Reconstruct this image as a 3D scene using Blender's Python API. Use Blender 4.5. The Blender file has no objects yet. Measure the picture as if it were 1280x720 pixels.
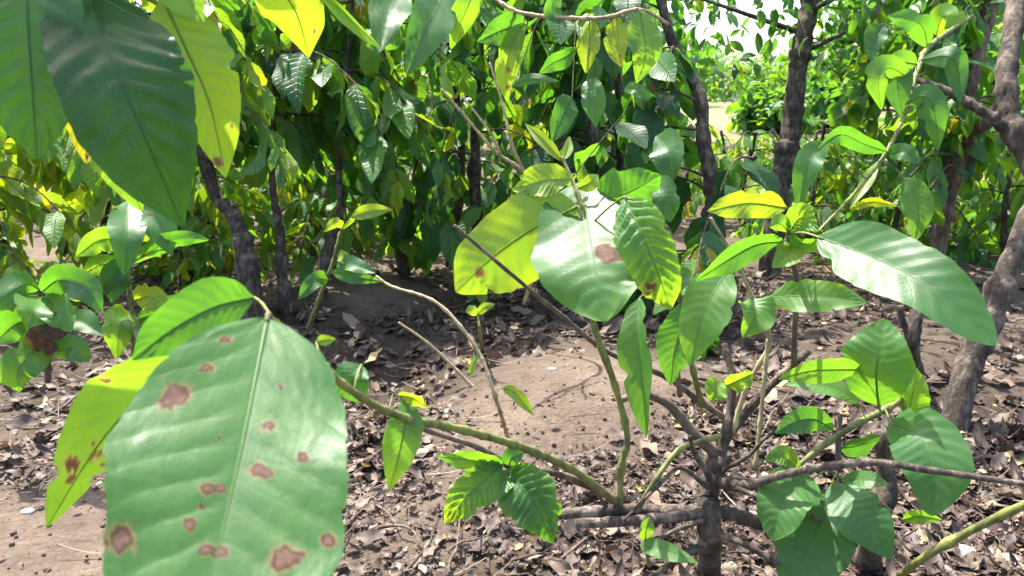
import bpy, math, random
import numpy as np
from mathutils import Vector, Matrix

S = bpy.context.scene
COL = S.collection
random.seed(7)
RNG = np.random.default_rng(7)

# ------------------------------------------------------------------ camera
CAM_H = 1.05
PITCH = math.radians(14.5)
FPX = 960.0                                   # focal length in pixels of a 1280 wide frame
CF = np.array([0, math.cos(PITCH), -math.sin(PITCH)])
CU = np.array([0, math.sin(PITCH), math.cos(PITCH)])
CR = np.array([1.0, 0, 0])
CO = np.array([0, 0, CAM_H])


def ray(px, py):
    return CF + CR * ((px - 640) / FPX) + CU * ((360 - py) / FPX)


def proj(w):
    v = np.asarray(w, float) - CO; d = v.dot(CF)
    return (640 + FPX * v.dot(CR) / d, 360 - FPX * v.dot(CU) / d, d)


def P(px, py, d):
    return CO + ray(px, py) * d


EL, AZ = math.radians(62), math.radians(-34)         # sun ahead of the camera, a little to the left
SUNV = Vector((math.sin(AZ) * math.cos(EL), math.cos(AZ) * math.cos(EL), math.sin(EL)))


# ------------------------------------------------------------------ noise
def _hash(ix, iy, seed):
    h = (ix.astype(np.int64) * 374761393 + iy.astype(np.int64) * 668265263 + seed * 982451653) & 0x7FFFFFFF
    h = ((h ^ (h >> 13)) * 1274126177) & 0x7FFFFFFF
    h = (h ^ (h >> 16)) & 0xFFFF
    return h / 65535.0


def vnoise(x, y, seed=0):
    x = np.asarray(x, float); y = np.asarray(y, float)
    ix = np.floor(x); iy = np.floor(y)
    fx = x - ix; fy = y - iy
    fx = fx * fx * (3 - 2 * fx); fy = fy * fy * (3 - 2 * fy)
    ix = ix.astype(np.int64); iy = iy.astype(np.int64)
    a = _hash(ix, iy, seed); b = _hash(ix + 1, iy, seed)
    c = _hash(ix, iy + 1, seed); d = _hash(ix + 1, iy + 1, seed)
    return (a * (1 - fx) + b * fx) * (1 - fy) + (c * (1 - fx) + d * fx) * fy


def fbm(x, y, seed=0, oct=4):
    s = 0; a = 0.5; t = 0
    for i in range(oct):
        s = s + a * vnoise(x * 2 ** i, y * 2 ** i, seed + i); t += a; a *= 0.5
    return s / t


# ------------------------------------------------------------------ ground shape
def flat_pt(px, py, z=0.0):
    r = ray(px, py)
    return CO + r * ((z - CAM_H) / r[2])


def gauss(x, y, cx, cy, sx, sy, rot=0):
    dx = x - cx; dy = y - cy
    c, s = math.cos(rot), math.sin(rot)
    u = dx * c + dy * s; v = -dx * s + dy * c
    return np.exp(-(u / sx) ** 2 - (v / sy) ** 2)


PIT = flat_pt(478, 470)
PIT2 = flat_pt(452, 600)
MND = flat_pt(450, 375)
BED = flat_pt(700, 500)


def ground_z(x, y):
    x = np.asarray(x, float); y = np.asarray(y, float)
    z = 0.06 * (fbm(x * 0.6, y * 0.6, 3) - 0.5)
    z = z + 0.035 * (fbm(x * 2.6, y * 2.6, 11) - 0.5)
    z = z + 0.016 * (fbm(x * 9, y * 9, 21, 4) - 0.5)
    z = z - 0.13 * gauss(x, y, PIT[0], PIT[1], 0.30, 0.36, 0.2)
    z = z - 0.09 * gauss(x, y, PIT2[0], PIT2[1] + .05, 0.14, 0.2, 0)
    z = z + 0.12 * gauss(x, y, MND[0] - .05, MND[1] + .05, 0.42, 0.30)
    z = z + 0.08 * gauss(x, y, BED[0], BED[1], 0.75, 0.42)
    z = z - 0.07 * gauss(x, y, 0.30, 3.75, 0.9, 0.25)
    z = z + 0.05 * gauss(x, y, 1.7, 3.0, .6, .4)
    far = np.clip((y - 9) / 60, 0, 3)
    z = z + far ** 1.3 * 0.9
    return z


def humus_shade(x, y):
    x = np.asarray(x, float); y = np.asarray(y, float)
    n = fbm(x * 3.2, y * 3.2, 41, 4)
    h = 1.9 * gauss(x, y, PIT[0], PIT[1], 0.36, 0.42, 0.2)
    h = h + 1.6 * gauss(x, y, PIT2[0], PIT2[1] + .05, 0.17, 0.28)
    h = h + 1.7 * gauss(x, y, 0.30, 3.65, 1.2, 0.55)  # litter band under the shrubs; their shade is also darkened into the soil
    h = h + 1.3 * gauss(x, y, 0.15, 1.22, 0.70, 0.42)
    h = h + 1.25 * gauss(x, y, 0.66, 1.55, 0.45, 0.7)
    h = h + 1.4 * gauss(x, y, 1.45, 2.1, 0.8, 0.75)
    h = h + 1.0 * gauss(x, y, -1.1, 2.35, 0.75, 0.48)
    h = h + 0.55 * gauss(x, y, -1.9, 3.7, 1.3, 0.8)
    h = h + 0.55 * gauss(x, y, 1.6, 4.0, 1.2, 0.7)
    h = h - 0.9 * gauss(x, y, BED[0], BED[1], 0.45, 0.40)
    h = h - 2.2 * gauss(x, y, MND[0] + .08, MND[1] - .05, 0.36, 0.2)
    h = h - 0.8 * gauss(x, y, -0.95, 1.6, 0.5, 0.32)
    h = h - 0.5 * gauss(x, y, 0.98, 1.32, 0.2, 0.2)
    return np.clip(h * 1.05 + (n - 0.5) * 1.3 + .06, 0, 1)


def G(px, py, lift=0.0):
    z = 0.0
    for _ in range(8):
        p = flat_pt(px, py, z)
        z = float(ground_z(p[0], p[1])) + lift
    return flat_pt(px, py, z)


# ------------------------------------------------------------------ mesh builder
class MB:
    def __init__(self):
        self.v = []; self.f = []; self.n = 0; self.col = []; self.luv = []; self.mi = []

    def add(self, v, f, col=None, luv=None, mi=0):
        v = np.asarray(v, float); f = np.asarray(f, np.int64)
        self.v.append(v); self.f.append(f + self.n); self.n += len(v)
        if col is None: col = np.tile(np.array([0.3, 0, 0, 1.0]), (len(v), 1))
        if luv is None: luv = np.zeros((len(v), 3))
        self.col.append(np.asarray(col, float)); self.luv.append(np.asarray(luv, float))
        self.mi.append(np.full(len(f), mi, np.int32))

    def build(self, name, mats, parent=None, origin=None, smooth=True):
        me = bpy.data.meshes.new(name)
        v = np.concatenate(self.v); f = np.concatenate(self.f)
        if origin is None:
            origin = np.zeros(3)
        v = v - np.asarray(origin)
        nf = len(f)
        me.vertices.add(len(v)); me.vertices.foreach_set('co', v.astype(np.float32).ravel())
        me.loops.add(nf * 4); me.loops.foreach_set('vertex_index', f.astype(np.int32).ravel())
        me.polygons.add(nf)
        me.polygons.foreach_set('loop_start', (np.arange(nf) * 4).astype(np.int32))
        me.polygons.foreach_set('loop_total', np.full(nf, 4, np.int32))
        me.polygons.foreach_set('use_smooth', np.full(nf, smooth, bool))
        me.polygons.foreach_set('material_index', np.concatenate(self.mi))
        a = me.color_attributes.new('Col', 'FLOAT_COLOR', 'POINT')
        a.data.foreach_set('color', np.concatenate(self.col).astype(np.float32).ravel())
        a = me.attributes.new('luv', 'FLOAT_VECTOR', 'POINT')
        a.data.foreach_set('vector', np.concatenate(self.luv).astype(np.float32).ravel())
        me.update(calc_edges=True); me.validate()
        for m in (mats if isinstance(mats, (list, tuple)) else [mats]): me.materials.append(m)
        o = bpy.data.objects.new(name, me); COL.objects.link(o)
        if parent is not None:
            o.parent = parent
        else:
            o.location = Vector(origin)
        return o


def catmull(pts, n):
    pts = np.asarray(pts, float)
    if len(pts) == 2:
        t = np.linspace(0, 1, n)[:, None]
        return pts[0] * (1 - t) + pts[1] * t
    k = len(pts)
    ext = np.vstack([2 * pts[0] - pts[1], pts, 2 * pts[-1] - pts[-2]])
    u = np.linspace(0, k - 1, n)
    i = np.clip(u.astype(int), 0, k - 2); t = (u - i)[:, None]
    p0, p1, p2, p3 = ext[i], ext[i + 1], ext[i + 2], ext[i + 3]
    return 0.5 * ((2 * p1) + (-p0 + p2) * t + (2 * p0 - 5 * p1 + 4 * p2 - p3) * t ** 2 + (-p0 + 3 * p1 - 3 * p2 + p3) * t ** 3)


def unit(a):
    a = np.asarray(a, float)
    return a / np.maximum(np.linalg.norm(a, axis=-1, keepdims=True), 1e-9)


def tube(mb, pts, r0, r1=None, *, sides=7, n=None, rough=0.0, knots=0, seed=0, col=(0.3, 0, 0, 1), mi=0, radii=None, nodes=0):
    """a tapered, slightly lumpy limb along a smooth curve, closed at both ends"""
    r1 = r0 if r1 is None else r1
    pts = np.asarray(pts, float)
    if n is None: n = max(6, 5 * (len(pts) - 1))
    c = catmull(pts, n)
    T = unit(np.gradient(c, axis=0))
    ref = np.array([0, 0, 1.0]) if abs(T[0][2]) < 0.85 else np.array([1.0, 0, 0])
    U = unit(ref - T[0] * ref.dot(T[0])); Us = []
    for i in range(n):
        U = unit(U - T[i] * U.dot(T[i])); Us.append(U)
    Us = np.array(Us); Vs = np.cross(T, Us)
    s = np.linspace(0, 1, n)
    r = np.interp(s, np.linspace(0, 1, len(radii)), radii) if radii is not None else r0 + (r1 - r0) * s
    rg = np.random.default_rng(seed + 1000)
    if rough: r = r * (1 + rough * (rg.random(n) - 0.5) * 2)
    if knots:
        for _ in range(knots):
            q = rg.random(); r = r * (1 + 0.24 * np.exp(-((s - q) * n / 1.3) ** 2))
    if nodes:
        for q in np.linspace(.03, .97, nodes): r = r * (1 + .34 * np.exp(-((s - q + rg.normal(0, .008)) * n / 1.1) ** 2))
    a = np.linspace(0, 2 * math.pi, sides, endpoint=False)
    ring = (Us[:, None, :] * np.cos(a)[None, :, None] + Vs[:, None, :] * np.sin(a)[None, :, None])
    sj = np.linspace(0, 1, sides, endpoint=False)
    lump = fbm(np.cos(2 * np.pi * sj)[None, :] * 1.4 + s[:, None] * n * .12 + seed * 3.1, np.sin(2 * np.pi * sj)[None, :] * 1.4 + s[:, None] * n * .25, 50 + seed, 4) - .5
    rr = r[:, None, None] * (1 + rough * (rg.random((n, sides, 1)) - 0.5) * .8 + rough * 2.6 * lump[..., None])
    v = (c[:, None, :] + ring * rr).reshape(-1, 3)
    f = []
    for i in range(n - 1):
        for j in range(sides):
            k = (j + 1) % sides
            f.append((i * sides + j, i * sides + k, (i + 1) * sides + k, (i + 1) * sides + j))
    b = len(v)
    v = np.vstack([v, c[0] - T[0] * r[0] * .3, c[-1] + T[-1] * r[-1] * .3])
    e = (n - 1) * sides
    for j in range(0, sides):
        k = (j + 1) % sides
        m = (j + 0.0)
        f.append((b, k, j, b)) if False else None
    # close the ends with quads (pairs of fan triangles)
    m = sides - sides % 2
    for j in range(0, m, 2):
        f.append((b, (j + 2) % sides if (j + 2) < sides else 0, j + 1, j))
        f.append((b + 1, e + j, e + j + 1, e + ((j + 2) % sides if (j + 2) < sides else 0)))
    cl = np.tile(np.array(col, float), (len(v), 1))
    luv = np.zeros((len(v), 3)); luv[:b, 0] = np.repeat(s, sides); luv[:, 2] = seed * 0.37 % 1
    mb.add(v, f, cl, luv, mi)
    return c


# ------------------------------------------------------------------ materials
def mat(name):
    m = bpy.data.materials.new(name); m.use_nodes = True
    nt = m.node_tree; nt.nodes.clear()
    out = nt.nodes.new('ShaderNodeOutputMaterial')
    return m, nt, out


def N(nt, t, **kw):
    n = nt.nodes.new(t)
    for k, v in kw.items(): setattr(n, k, v)
    return n


def ramp(nt, stops, fac):
    r = N(nt, 'ShaderNodeValToRGB')
    e = r.color_ramp.elements
    while len(e) < len(stops): e.new(0.5)
    for q, (p, c) in zip(e, stops): q.position = p; q.color = (*c, 1)
    nt.links.new(fac, r.inputs[0])
    return r.outputs[0]


def math_n(nt, op, a, b=None, c=None, clamp=False):
    n = N(nt, 'ShaderNodeMath', operation=op); n.use_clamp = clamp
    for i, x in enumerate((a, b, c)):
        if x is None: continue
        if isinstance(x, (int, float)): n.inputs[i].default_value = x
        else: nt.links.new(x, n.inputs[i])
    return n.outputs[0]


def mixc(nt, f, a, b, mode='MIX'):
    n = N(nt, 'ShaderNodeMix', data_type='RGBA', blend_type=mode)
    for s, x in ((n.inputs[0], f), (n.inputs[6], a), (n.inputs[7], b)):
        if isinstance(x, (int, float)): s.default_value = x
        elif isinstance(x, tuple): s.default_value = (*x, 1)
        else: nt.links.new(x, s)
    return n.outputs[2]


def leaf_material(name, near=False):
    m, nt, out = mat(name); L = nt.links.new
    at = N(nt, 'ShaderNodeAttribute', attribute_name='Col')
    lv = N(nt, 'ShaderNodeAttribute', attribute_name='luv')
    sc = N(nt, 'ShaderNodeSeparateColor'); L(at.outputs['Color'], sc.inputs[0])
    sv = N(nt, 'ShaderNodeSeparateXYZ'); L(lv.outputs['Vector'], sv.inputs[0])
    tone, spot, pale = sc.outputs[0], sc.outputs[1], sc.outputs[2]
    u, v, rnd = sv.outputs
    av = math_n(nt, 'ABSOLUTE', v)
    # side veins run forward from the midrib to the margin
    nv_ = N(nt, 'ShaderNodeTexNoise'); nv_.inputs['Scale'].default_value = 1.6; nv_.inputs['Detail'].default_value = 1
    L(lv.outputs['Vector'], nv_.inputs['Vector'])
    ph = math_n(nt, 'ADD', math_n(nt, 'MULTIPLY', math_n(nt, 'SUBTRACT', u, math_n(nt, 'MULTIPLY', av, 0.16)), 11.0), math_n(nt, 'MULTIPLY', math_n(nt, 'SUBTRACT', nv_.outputs[0], .5), 1.2))
    fr = math_n(nt, 'FRACT', ph)
    vd = math_n(nt, 'ABSOLUTE', math_n(nt, 'SUBTRACT', fr, 0.5))          # .5 on the vein, 0 between
    vein = math_n(nt, 'POWER', math_n(nt, 'MULTIPLY', vd, 2.0), 9.0)
    mid = math_n(nt, 'SUBTRACT', 1.0, math_n(nt, 'MULTIPLY', av, 22.0), clamp=True)
    veins = math_n(nt, 'MAXIMUM', mid, math_n(nt, 'MULTIPLY', vein, 0.55))
    nz = N(nt, 'ShaderNodeTexNoise'); nz.inputs['Scale'].default_value = 26; nz.inputs['Detail'].default_value = 4
    geo = N(nt, 'ShaderNodeNewGeometry'); L(geo.outputs['Position'], nz.inputs['Vector'])
    tn = math_n(nt, 'ADD', tone, math_n(nt, 'MULTIPLY', math_n(nt, 'SUBTRACT', nz.outputs[0], 0.5), 0.22))
    base = ramp(nt, [(0, (0.012, 0.050, 0.018)), (.3, (0.034, 0.120, 0.034)), (.55, (0.085, 0.205, 0.035)), (.8, (0.17, 0.26, 0.02)), (1, (0.30, 0.27, 0.02))], tn)
    trans = ramp(nt, [(0, (0.035, 0.15, 0.01)), (.3, (0.13, 0.36, 0.014)), (.55, (0.30, 0.53, 0.014)), (.8, (0.42, 0.52, 0.012)), (1, (0.62, 0.47, 0.012))], tn)
    base = mixc(nt, math_n(nt, 'MULTIPLY', veins, 0.25), base, mixc(nt, 0.3, base, (0.25, 0.36, 0.08)))
    trans = mixc(nt, math_n(nt, 'MULTIPLY', veins, 0.35), trans, (0.12, 0.2, 0.02))
    vo = N(nt, 'ShaderNodeTexVoronoi', feature='DISTANCE_TO_EDGE'); vo.inputs['Scale'].default_value = 240 if near else 90
    L(geo.outputs['Position'], vo.inputs['Vector'])
    net = math_n(nt, 'SUBTRACT', 1.0, math_n(nt, 'MULTIPLY', vo.outputs['Distance'], 7.0), clamp=True)
    n2 = N(nt, 'ShaderNodeTexNoise'); n2.inputs['Scale'].default_value = 130; n2.inputs['Detail'].default_value = 5; n2.inputs['Roughness'].default_value = .7
    L(geo.outputs['Position'], n2.inputs['Vector'])
    base = mixc(nt, math_n(nt, 'MULTIPLY', net, .16 if near else .05), base, (0.20, 0.28, 0.10))
    trans = mixc(nt, math_n(nt, 'MULTIPLY', net, .22), trans, (0.08, 0.15, 0.01))
    dust = math_n(nt, 'MULTIPLY', math_n(nt, 'SUBTRACT', n2.outputs[0], .60), 3.5, clamp=True)
    base = mixc(nt, math_n(nt, 'MULTIPLY', dust, .35), base, (0.30, 0.27, 0.20))
    # pale scorched rims and brown dead patches
    base = mixc(nt, pale, base, (0.24, 0.165, 0.085)); trans = mixc(nt, pale, trans, (0.40, 0.28, 0.08))
    dead = ramp(nt, [(.35, (0.050, 0.018, 0.010)), (.7, (0.090, 0.042, 0.028)), (1, (0.19, 0.115, 0.085))], math_n(nt, 'SUBTRACT', spot, math_n(nt, 'MULTIPLY', math_n(nt, 'SUBTRACT', n2.outputs[0], .45), .9)))
    base = mixc(nt, math_n(nt, 'MULTIPLY', spot, 3.0, clamp=True), base, dead); trans = mixc(nt, spot, trans, (0.10, 0.03, 0.01))
    hgt = math_n(nt, 'ADD', math_n(nt, 'MULTIPLY', math_n(nt, 'SUBTRACT', 1.0, veins), 0.9), math_n(nt, 'ADD', math_n(nt, 'MULTIPLY', net, -.18 if near else 0.0), math_n(nt, 'MULTIPLY', n2.outputs[0], .12 if near else .10)))
    bp = N(nt, 'ShaderNodeBump'); bp.inputs['Strength'].default_value = 0.11 if near else 0.8
    bp.inputs['Distance'].default_value = 0.003 if near else 0.006
    L(hgt, bp.inputs['Height'])
    pr = N(nt, 'ShaderNodeBsdfPrincipled'); L(base, pr.inputs['Base Color']); L(bp.outputs[0], pr.inputs['Normal'])
    pr.inputs['Roughness'].default_value = 0.42 if near else 0.40
    pr.inputs['Specular IOR Level'].default_value = 0.40
    L(math_n(nt, 'ADD', math_n(nt, 'MULTIPLY', spot, .35), math_n(nt, 'ADD', 0.34, math_n(nt, 'MULTIPLY', n2.outputs[0], .22))), pr.inputs['Roughness'])
    tr = N(nt, 'ShaderNodeBsdfTranslucent'); L(trans, tr.inputs['Color']); L(bp.outputs[0], tr.inputs['Normal'])
    mx = N(nt, 'ShaderNodeMixShader'); mx.inputs[0].default_value = 0.47
    L(pr.outputs[0], mx.inputs[1]); L(tr.outputs[0], mx.inputs[2]); L(mx.outputs[0], out.inputs[0])
    return m


def bark_material(name, c0, c1, c2, scale=30, rough=.9, bump=.6):
    m, nt, out = mat(name); L = nt.links.new
    geo = N(nt, 'ShaderNodeTexCoord')
    n1 = N(nt, 'ShaderNodeTexNoise'); n1.inputs['Scale'].default_value = scale; n1.inputs['Detail'].default_value = 8; n1.inputs['Roughness'].default_value = .65
    n2 = N(nt, 'ShaderNodeTexNoise'); n2.inputs['Scale'].default_value = scale * .3; n2.inputs['Detail'].default_value = 3
    mp = N(nt, 'ShaderNodeMapping'); mp.inputs['Scale'].default_value = (1, 1, .35); L(geo.outputs['Object'], mp.inputs[0])
    L(mp.outputs[0], n1.inputs['Vector']); L(geo.outputs['Object'], n2.inputs['Vector'])
    f = math_n(nt, 'ADD', math_n(nt, 'MULTIPLY', n1.outputs[0], .6), math_n(nt, 'MULTIPLY', n2.outputs[0], .4))
    c = ramp(nt, [(.38, c0), (.5, c1), (.63, c2)], f)
    n3 = N(nt, 'ShaderNodeTexNoise'); n3.inputs['Scale'].default_value = scale * .5; n3.inputs['Detail'].default_value = 6; n3.inputs['Roughness'].default_value = .75
    L(geo.outputs['Object'], n3.inputs['Vector'])
    if bump > .55:
        lich = math_n(nt, 'MULTIPLY', math_n(nt, 'SUBTRACT', n3.outputs[0], .56), 7.0, clamp=True)
        c = mixc(nt, math_n(nt, 'MULTIPLY', lich, .45), c, (0.20, 0.20, 0.155))
    if name == 'green_stem':
        la = N(nt, 'ShaderNodeAttribute', attribute_name='luv'); ls = N(nt, 'ShaderNodeSeparateXYZ'); L(la.outputs['Vector'], ls.inputs[0])
        w0 = math_n(nt, 'SUBTRACT', math_n(nt, 'ADD', .55, math_n(nt, 'MULTIPLY', math_n(nt, 'SUBTRACT', n3.outputs[0], .5), 2.2)), math_n(nt, 'MULTIPLY', ls.outputs[0], 2.2), clamp=True)
        c = mixc(nt, w0, c, (0.085, 0.058, 0.030))
    bp = N(nt, 'ShaderNodeBump'); bp.inputs['Strength'].default_value = bump; bp.inputs['Distance'].default_value = .012
    L(n1.outputs[0], bp.inputs['Height'])
    pr = N(nt, 'ShaderNodeBsdfPrincipled'); L(c, pr.inputs['Base Color']); L(bp.outputs[0], pr.inputs['Normal'])
    pr.inputs['Roughness'].default_value = rough
    L(pr.outputs[0], out.inputs[0])
    return m


def soil_material():
    m, nt, out = mat('soil'); L = nt.links.new
    at = N(nt, 'ShaderNodeAttribute', attribute_name='Col')
    sc = N(nt, 'ShaderNodeSeparateColor'); L(at.outputs['Color'], sc.inputs[0])
    geo = N(nt, 'ShaderNodeNewGeometry')

    def nz(s, d=6, r=.6):
        n = N(nt, 'ShaderNodeTexNoise'); n.inputs['Scale'].default_value = s; n.inputs['Detail'].default_value = d; n.inputs['Roughness'].default_value = r
        L(geo.outputs['Position'], n.inputs['Vector']); return n.outputs[0]
    a, b, c = nz(2.2), nz(14, 8, .7), nz(90, 4, .7)
    vo = N(nt, 'ShaderNodeTexVoronoi'); vo.inputs['Scale'].default_value = 55; L(geo.outputs['Position'], vo.inputs['Vector'])
    f = math_n(nt, 'ADD', math_n(nt, 'MULTIPLY', a, .35), math_n(nt, 'ADD', math_n(nt, 'MULTIPLY', b, .4), math_n(nt, 'MULTIPLY', c, .25)))
    dry = ramp(nt, [(.33, (0.040, 0.030, 0.022)), (.5, (0.104, 0.078, 0.058)), (.64, (0.185, 0.142, 0.108))], f)
    wet_shade = ramp(nt, [(.3, (0.018, 0.013, 0.010)), (.5, (0.042, 0.031, 0.023)), (.7, (0.088, 0.066, 0.050))], f)
    h = math_n(nt, 'ADD', sc.outputs[0], math_n(nt, 'MULTIPLY', math_n(nt, 'SUBTRACT', b, .5), .9), clamp=True)
    col = mixc(nt, h, dry, wet_shade)
    col = mixc(nt, sc.outputs[1], col, mixc(nt, f, (0.13, 0.15, 0.05), (0.27, 0.235, 0.115)))
    hh = math_n(nt, 'ADD', math_n(nt, 'MULTIPLY', b, 1.0), math_n(nt, 'ADD', math_n(nt, 'MULTIPLY', c, .35), math_n(nt, 'MULTIPLY', vo.outputs[0], .25)))
    bp = N(nt, 'ShaderNodeBump'); bp.inputs['Strength'].default_value = .9; bp.inputs['Distance'].default_value = .02
    L(hh, bp.inputs['Height'])
    pr = N(nt, 'ShaderNodeBsdfPrincipled'); L(col, pr.inputs['Base Color']); L(bp.outputs[0], pr.inputs['Normal'])
    pr.inputs['Roughness'].default_value = .95; pr.inputs['Specular IOR Level'].default_value = .2
    L(pr.outputs[0], out.inputs[0])
    return m


def dry_leaf_material():
    m, nt, out = mat('dry_leaf'); L = nt.links.new
    at = N(nt, 'ShaderNodeAttribute', attribute_name='Col')
    sc = N(nt, 'ShaderNodeSeparateColor'); L(at.outputs['Color'], sc.inputs[0])
    geo = N(nt, 'ShaderNodeNewGeometry')
    n = N(nt, 'ShaderNodeTexNoise'); n.inputs['Scale'].default_value = 70; n.inputs['Detail'].default_value = 5
    L(geo.outputs['Position'], n.inputs['Vector'])
    f = math_n(nt, 'ADD', sc.outputs[0], math_n(nt, 'MULTIPLY', math_n(nt, 'SUBTRACT', n.outputs[0], .5), .35))
    c = ramp(nt, [(0, (0.040, 0.026, 0.022)), (.35, (0.080, 0.053, 0.037)), (.65, (0.155, 0.110, 0.078)), (.88, (0.26, 0.20, 0.14)), (1, (0.45, 0.32, 0.12))], f)
    pr = N(nt, 'ShaderNodeBsdfPrincipled'); L(c, pr.inputs['Base Color'])
    pr.inputs['Roughness'].default_value = .6; pr.inputs['Specular IOR Level'].default_value = .4
    tr = N(nt, 'ShaderNodeBsdfTranslucent'); L(c, tr.inputs['Color'])
    mx = N(nt, 'ShaderNodeMixShader'); mx.inputs[0].default_value = .15
    L(pr.outputs[0], mx.inputs[1]); L(tr.outputs[0], mx.inputs[2]); L(mx.outputs[0], out.inputs[0])
    return m


M_LEAF_NEAR = leaf_material('leaf_near', True)
M_LEAF = leaf_material('leaf')
M_BARK = bark_material('bark', (0.014, 0.010, 0.007), (0.050, 0.036, 0.025), (0.160, 0.126, 0.094), 50, .95, 1.0)
M_REDBARK = bark_material('red_bark', (0.030, 0.019, 0.012), (0.088, 0.057, 0.038), (0.18, 0.132, 0.096), 40, .95, .9)
M_DEADWOOD = bark_material('dead_wood', (0.024, 0.017, 0.012), (0.074, 0.053, 0.038), (0.22, 0.175, 0.135), 75, .95, .9)
M_STEM = bark_material('green_stem', (0.050, 0.050, 0.014), (0.125, 0.145, 0.028), (0.24, 0.23, 0.06), 70, .7, .4)
M_TWIG = bark_material('tan_twig', (0.14, 0.10, 0.05), (0.27, 0.21, 0.11), (0.42, 0.35, 0.2), 60, .7, .3)
M_BROWNTWIG = bark_material('brown_twig', (0.035, 0.024, 0.018), (0.085, 0.058, 0.042), (0.17, 0.125, 0.09), 60, .8, .3)
M_SOIL = soil_material()
M_DRY = dry_leaf_material()
M_STONE = bark_material('stone', (0.12, 0.10, 0.085), (0.24, 0.2, 0.17), (0.38, 0.33, 0.28), 25, .9, .5)


# ------------------------------------------------------------------ object helpers
def tag(o, label=None, cat=None, group=None, kind=None):
    for k, v in (('label', label), ('category', cat), ('group', group), ('kind', kind)):
        if v: o[k] = v
    return o


def thing(name, loc, label, cat, group=None):
    o = bpy.data.objects.new(name, None); COL.objects.link(o)
    o.location = Vector(loc); o.empty_display_size = .1
    tag(o, label, cat, group)
    o['_o'] = list(map(float, loc))
    return o


def org(o): return np.array(o['_o'])


# ------------------------------------------------------------------ the close leaves
PROFU = [0, .03, .08, .16, .27, .40, .53, .66, .77, .86, .93, .97, 1]
PROFW = [.0, .10, .33, .62, .87, .99, .99, .86, .65, .40, .18, .08, .0]


def profile(u, q=1.0):
    w = np.interp(u, PROFU, PROFW)
    k = np.exp(-np.linspace(-2, 2, 7) ** 2); k /= k.sum()
    if len(u) > 24:
        w2 = np.convolve(np.pad(w, 3, 'edge'), k, 'valid'); w2[0] = 0; w2[-1] = 0; w = w2
    return np.maximum(w, 0) ** q


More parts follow.
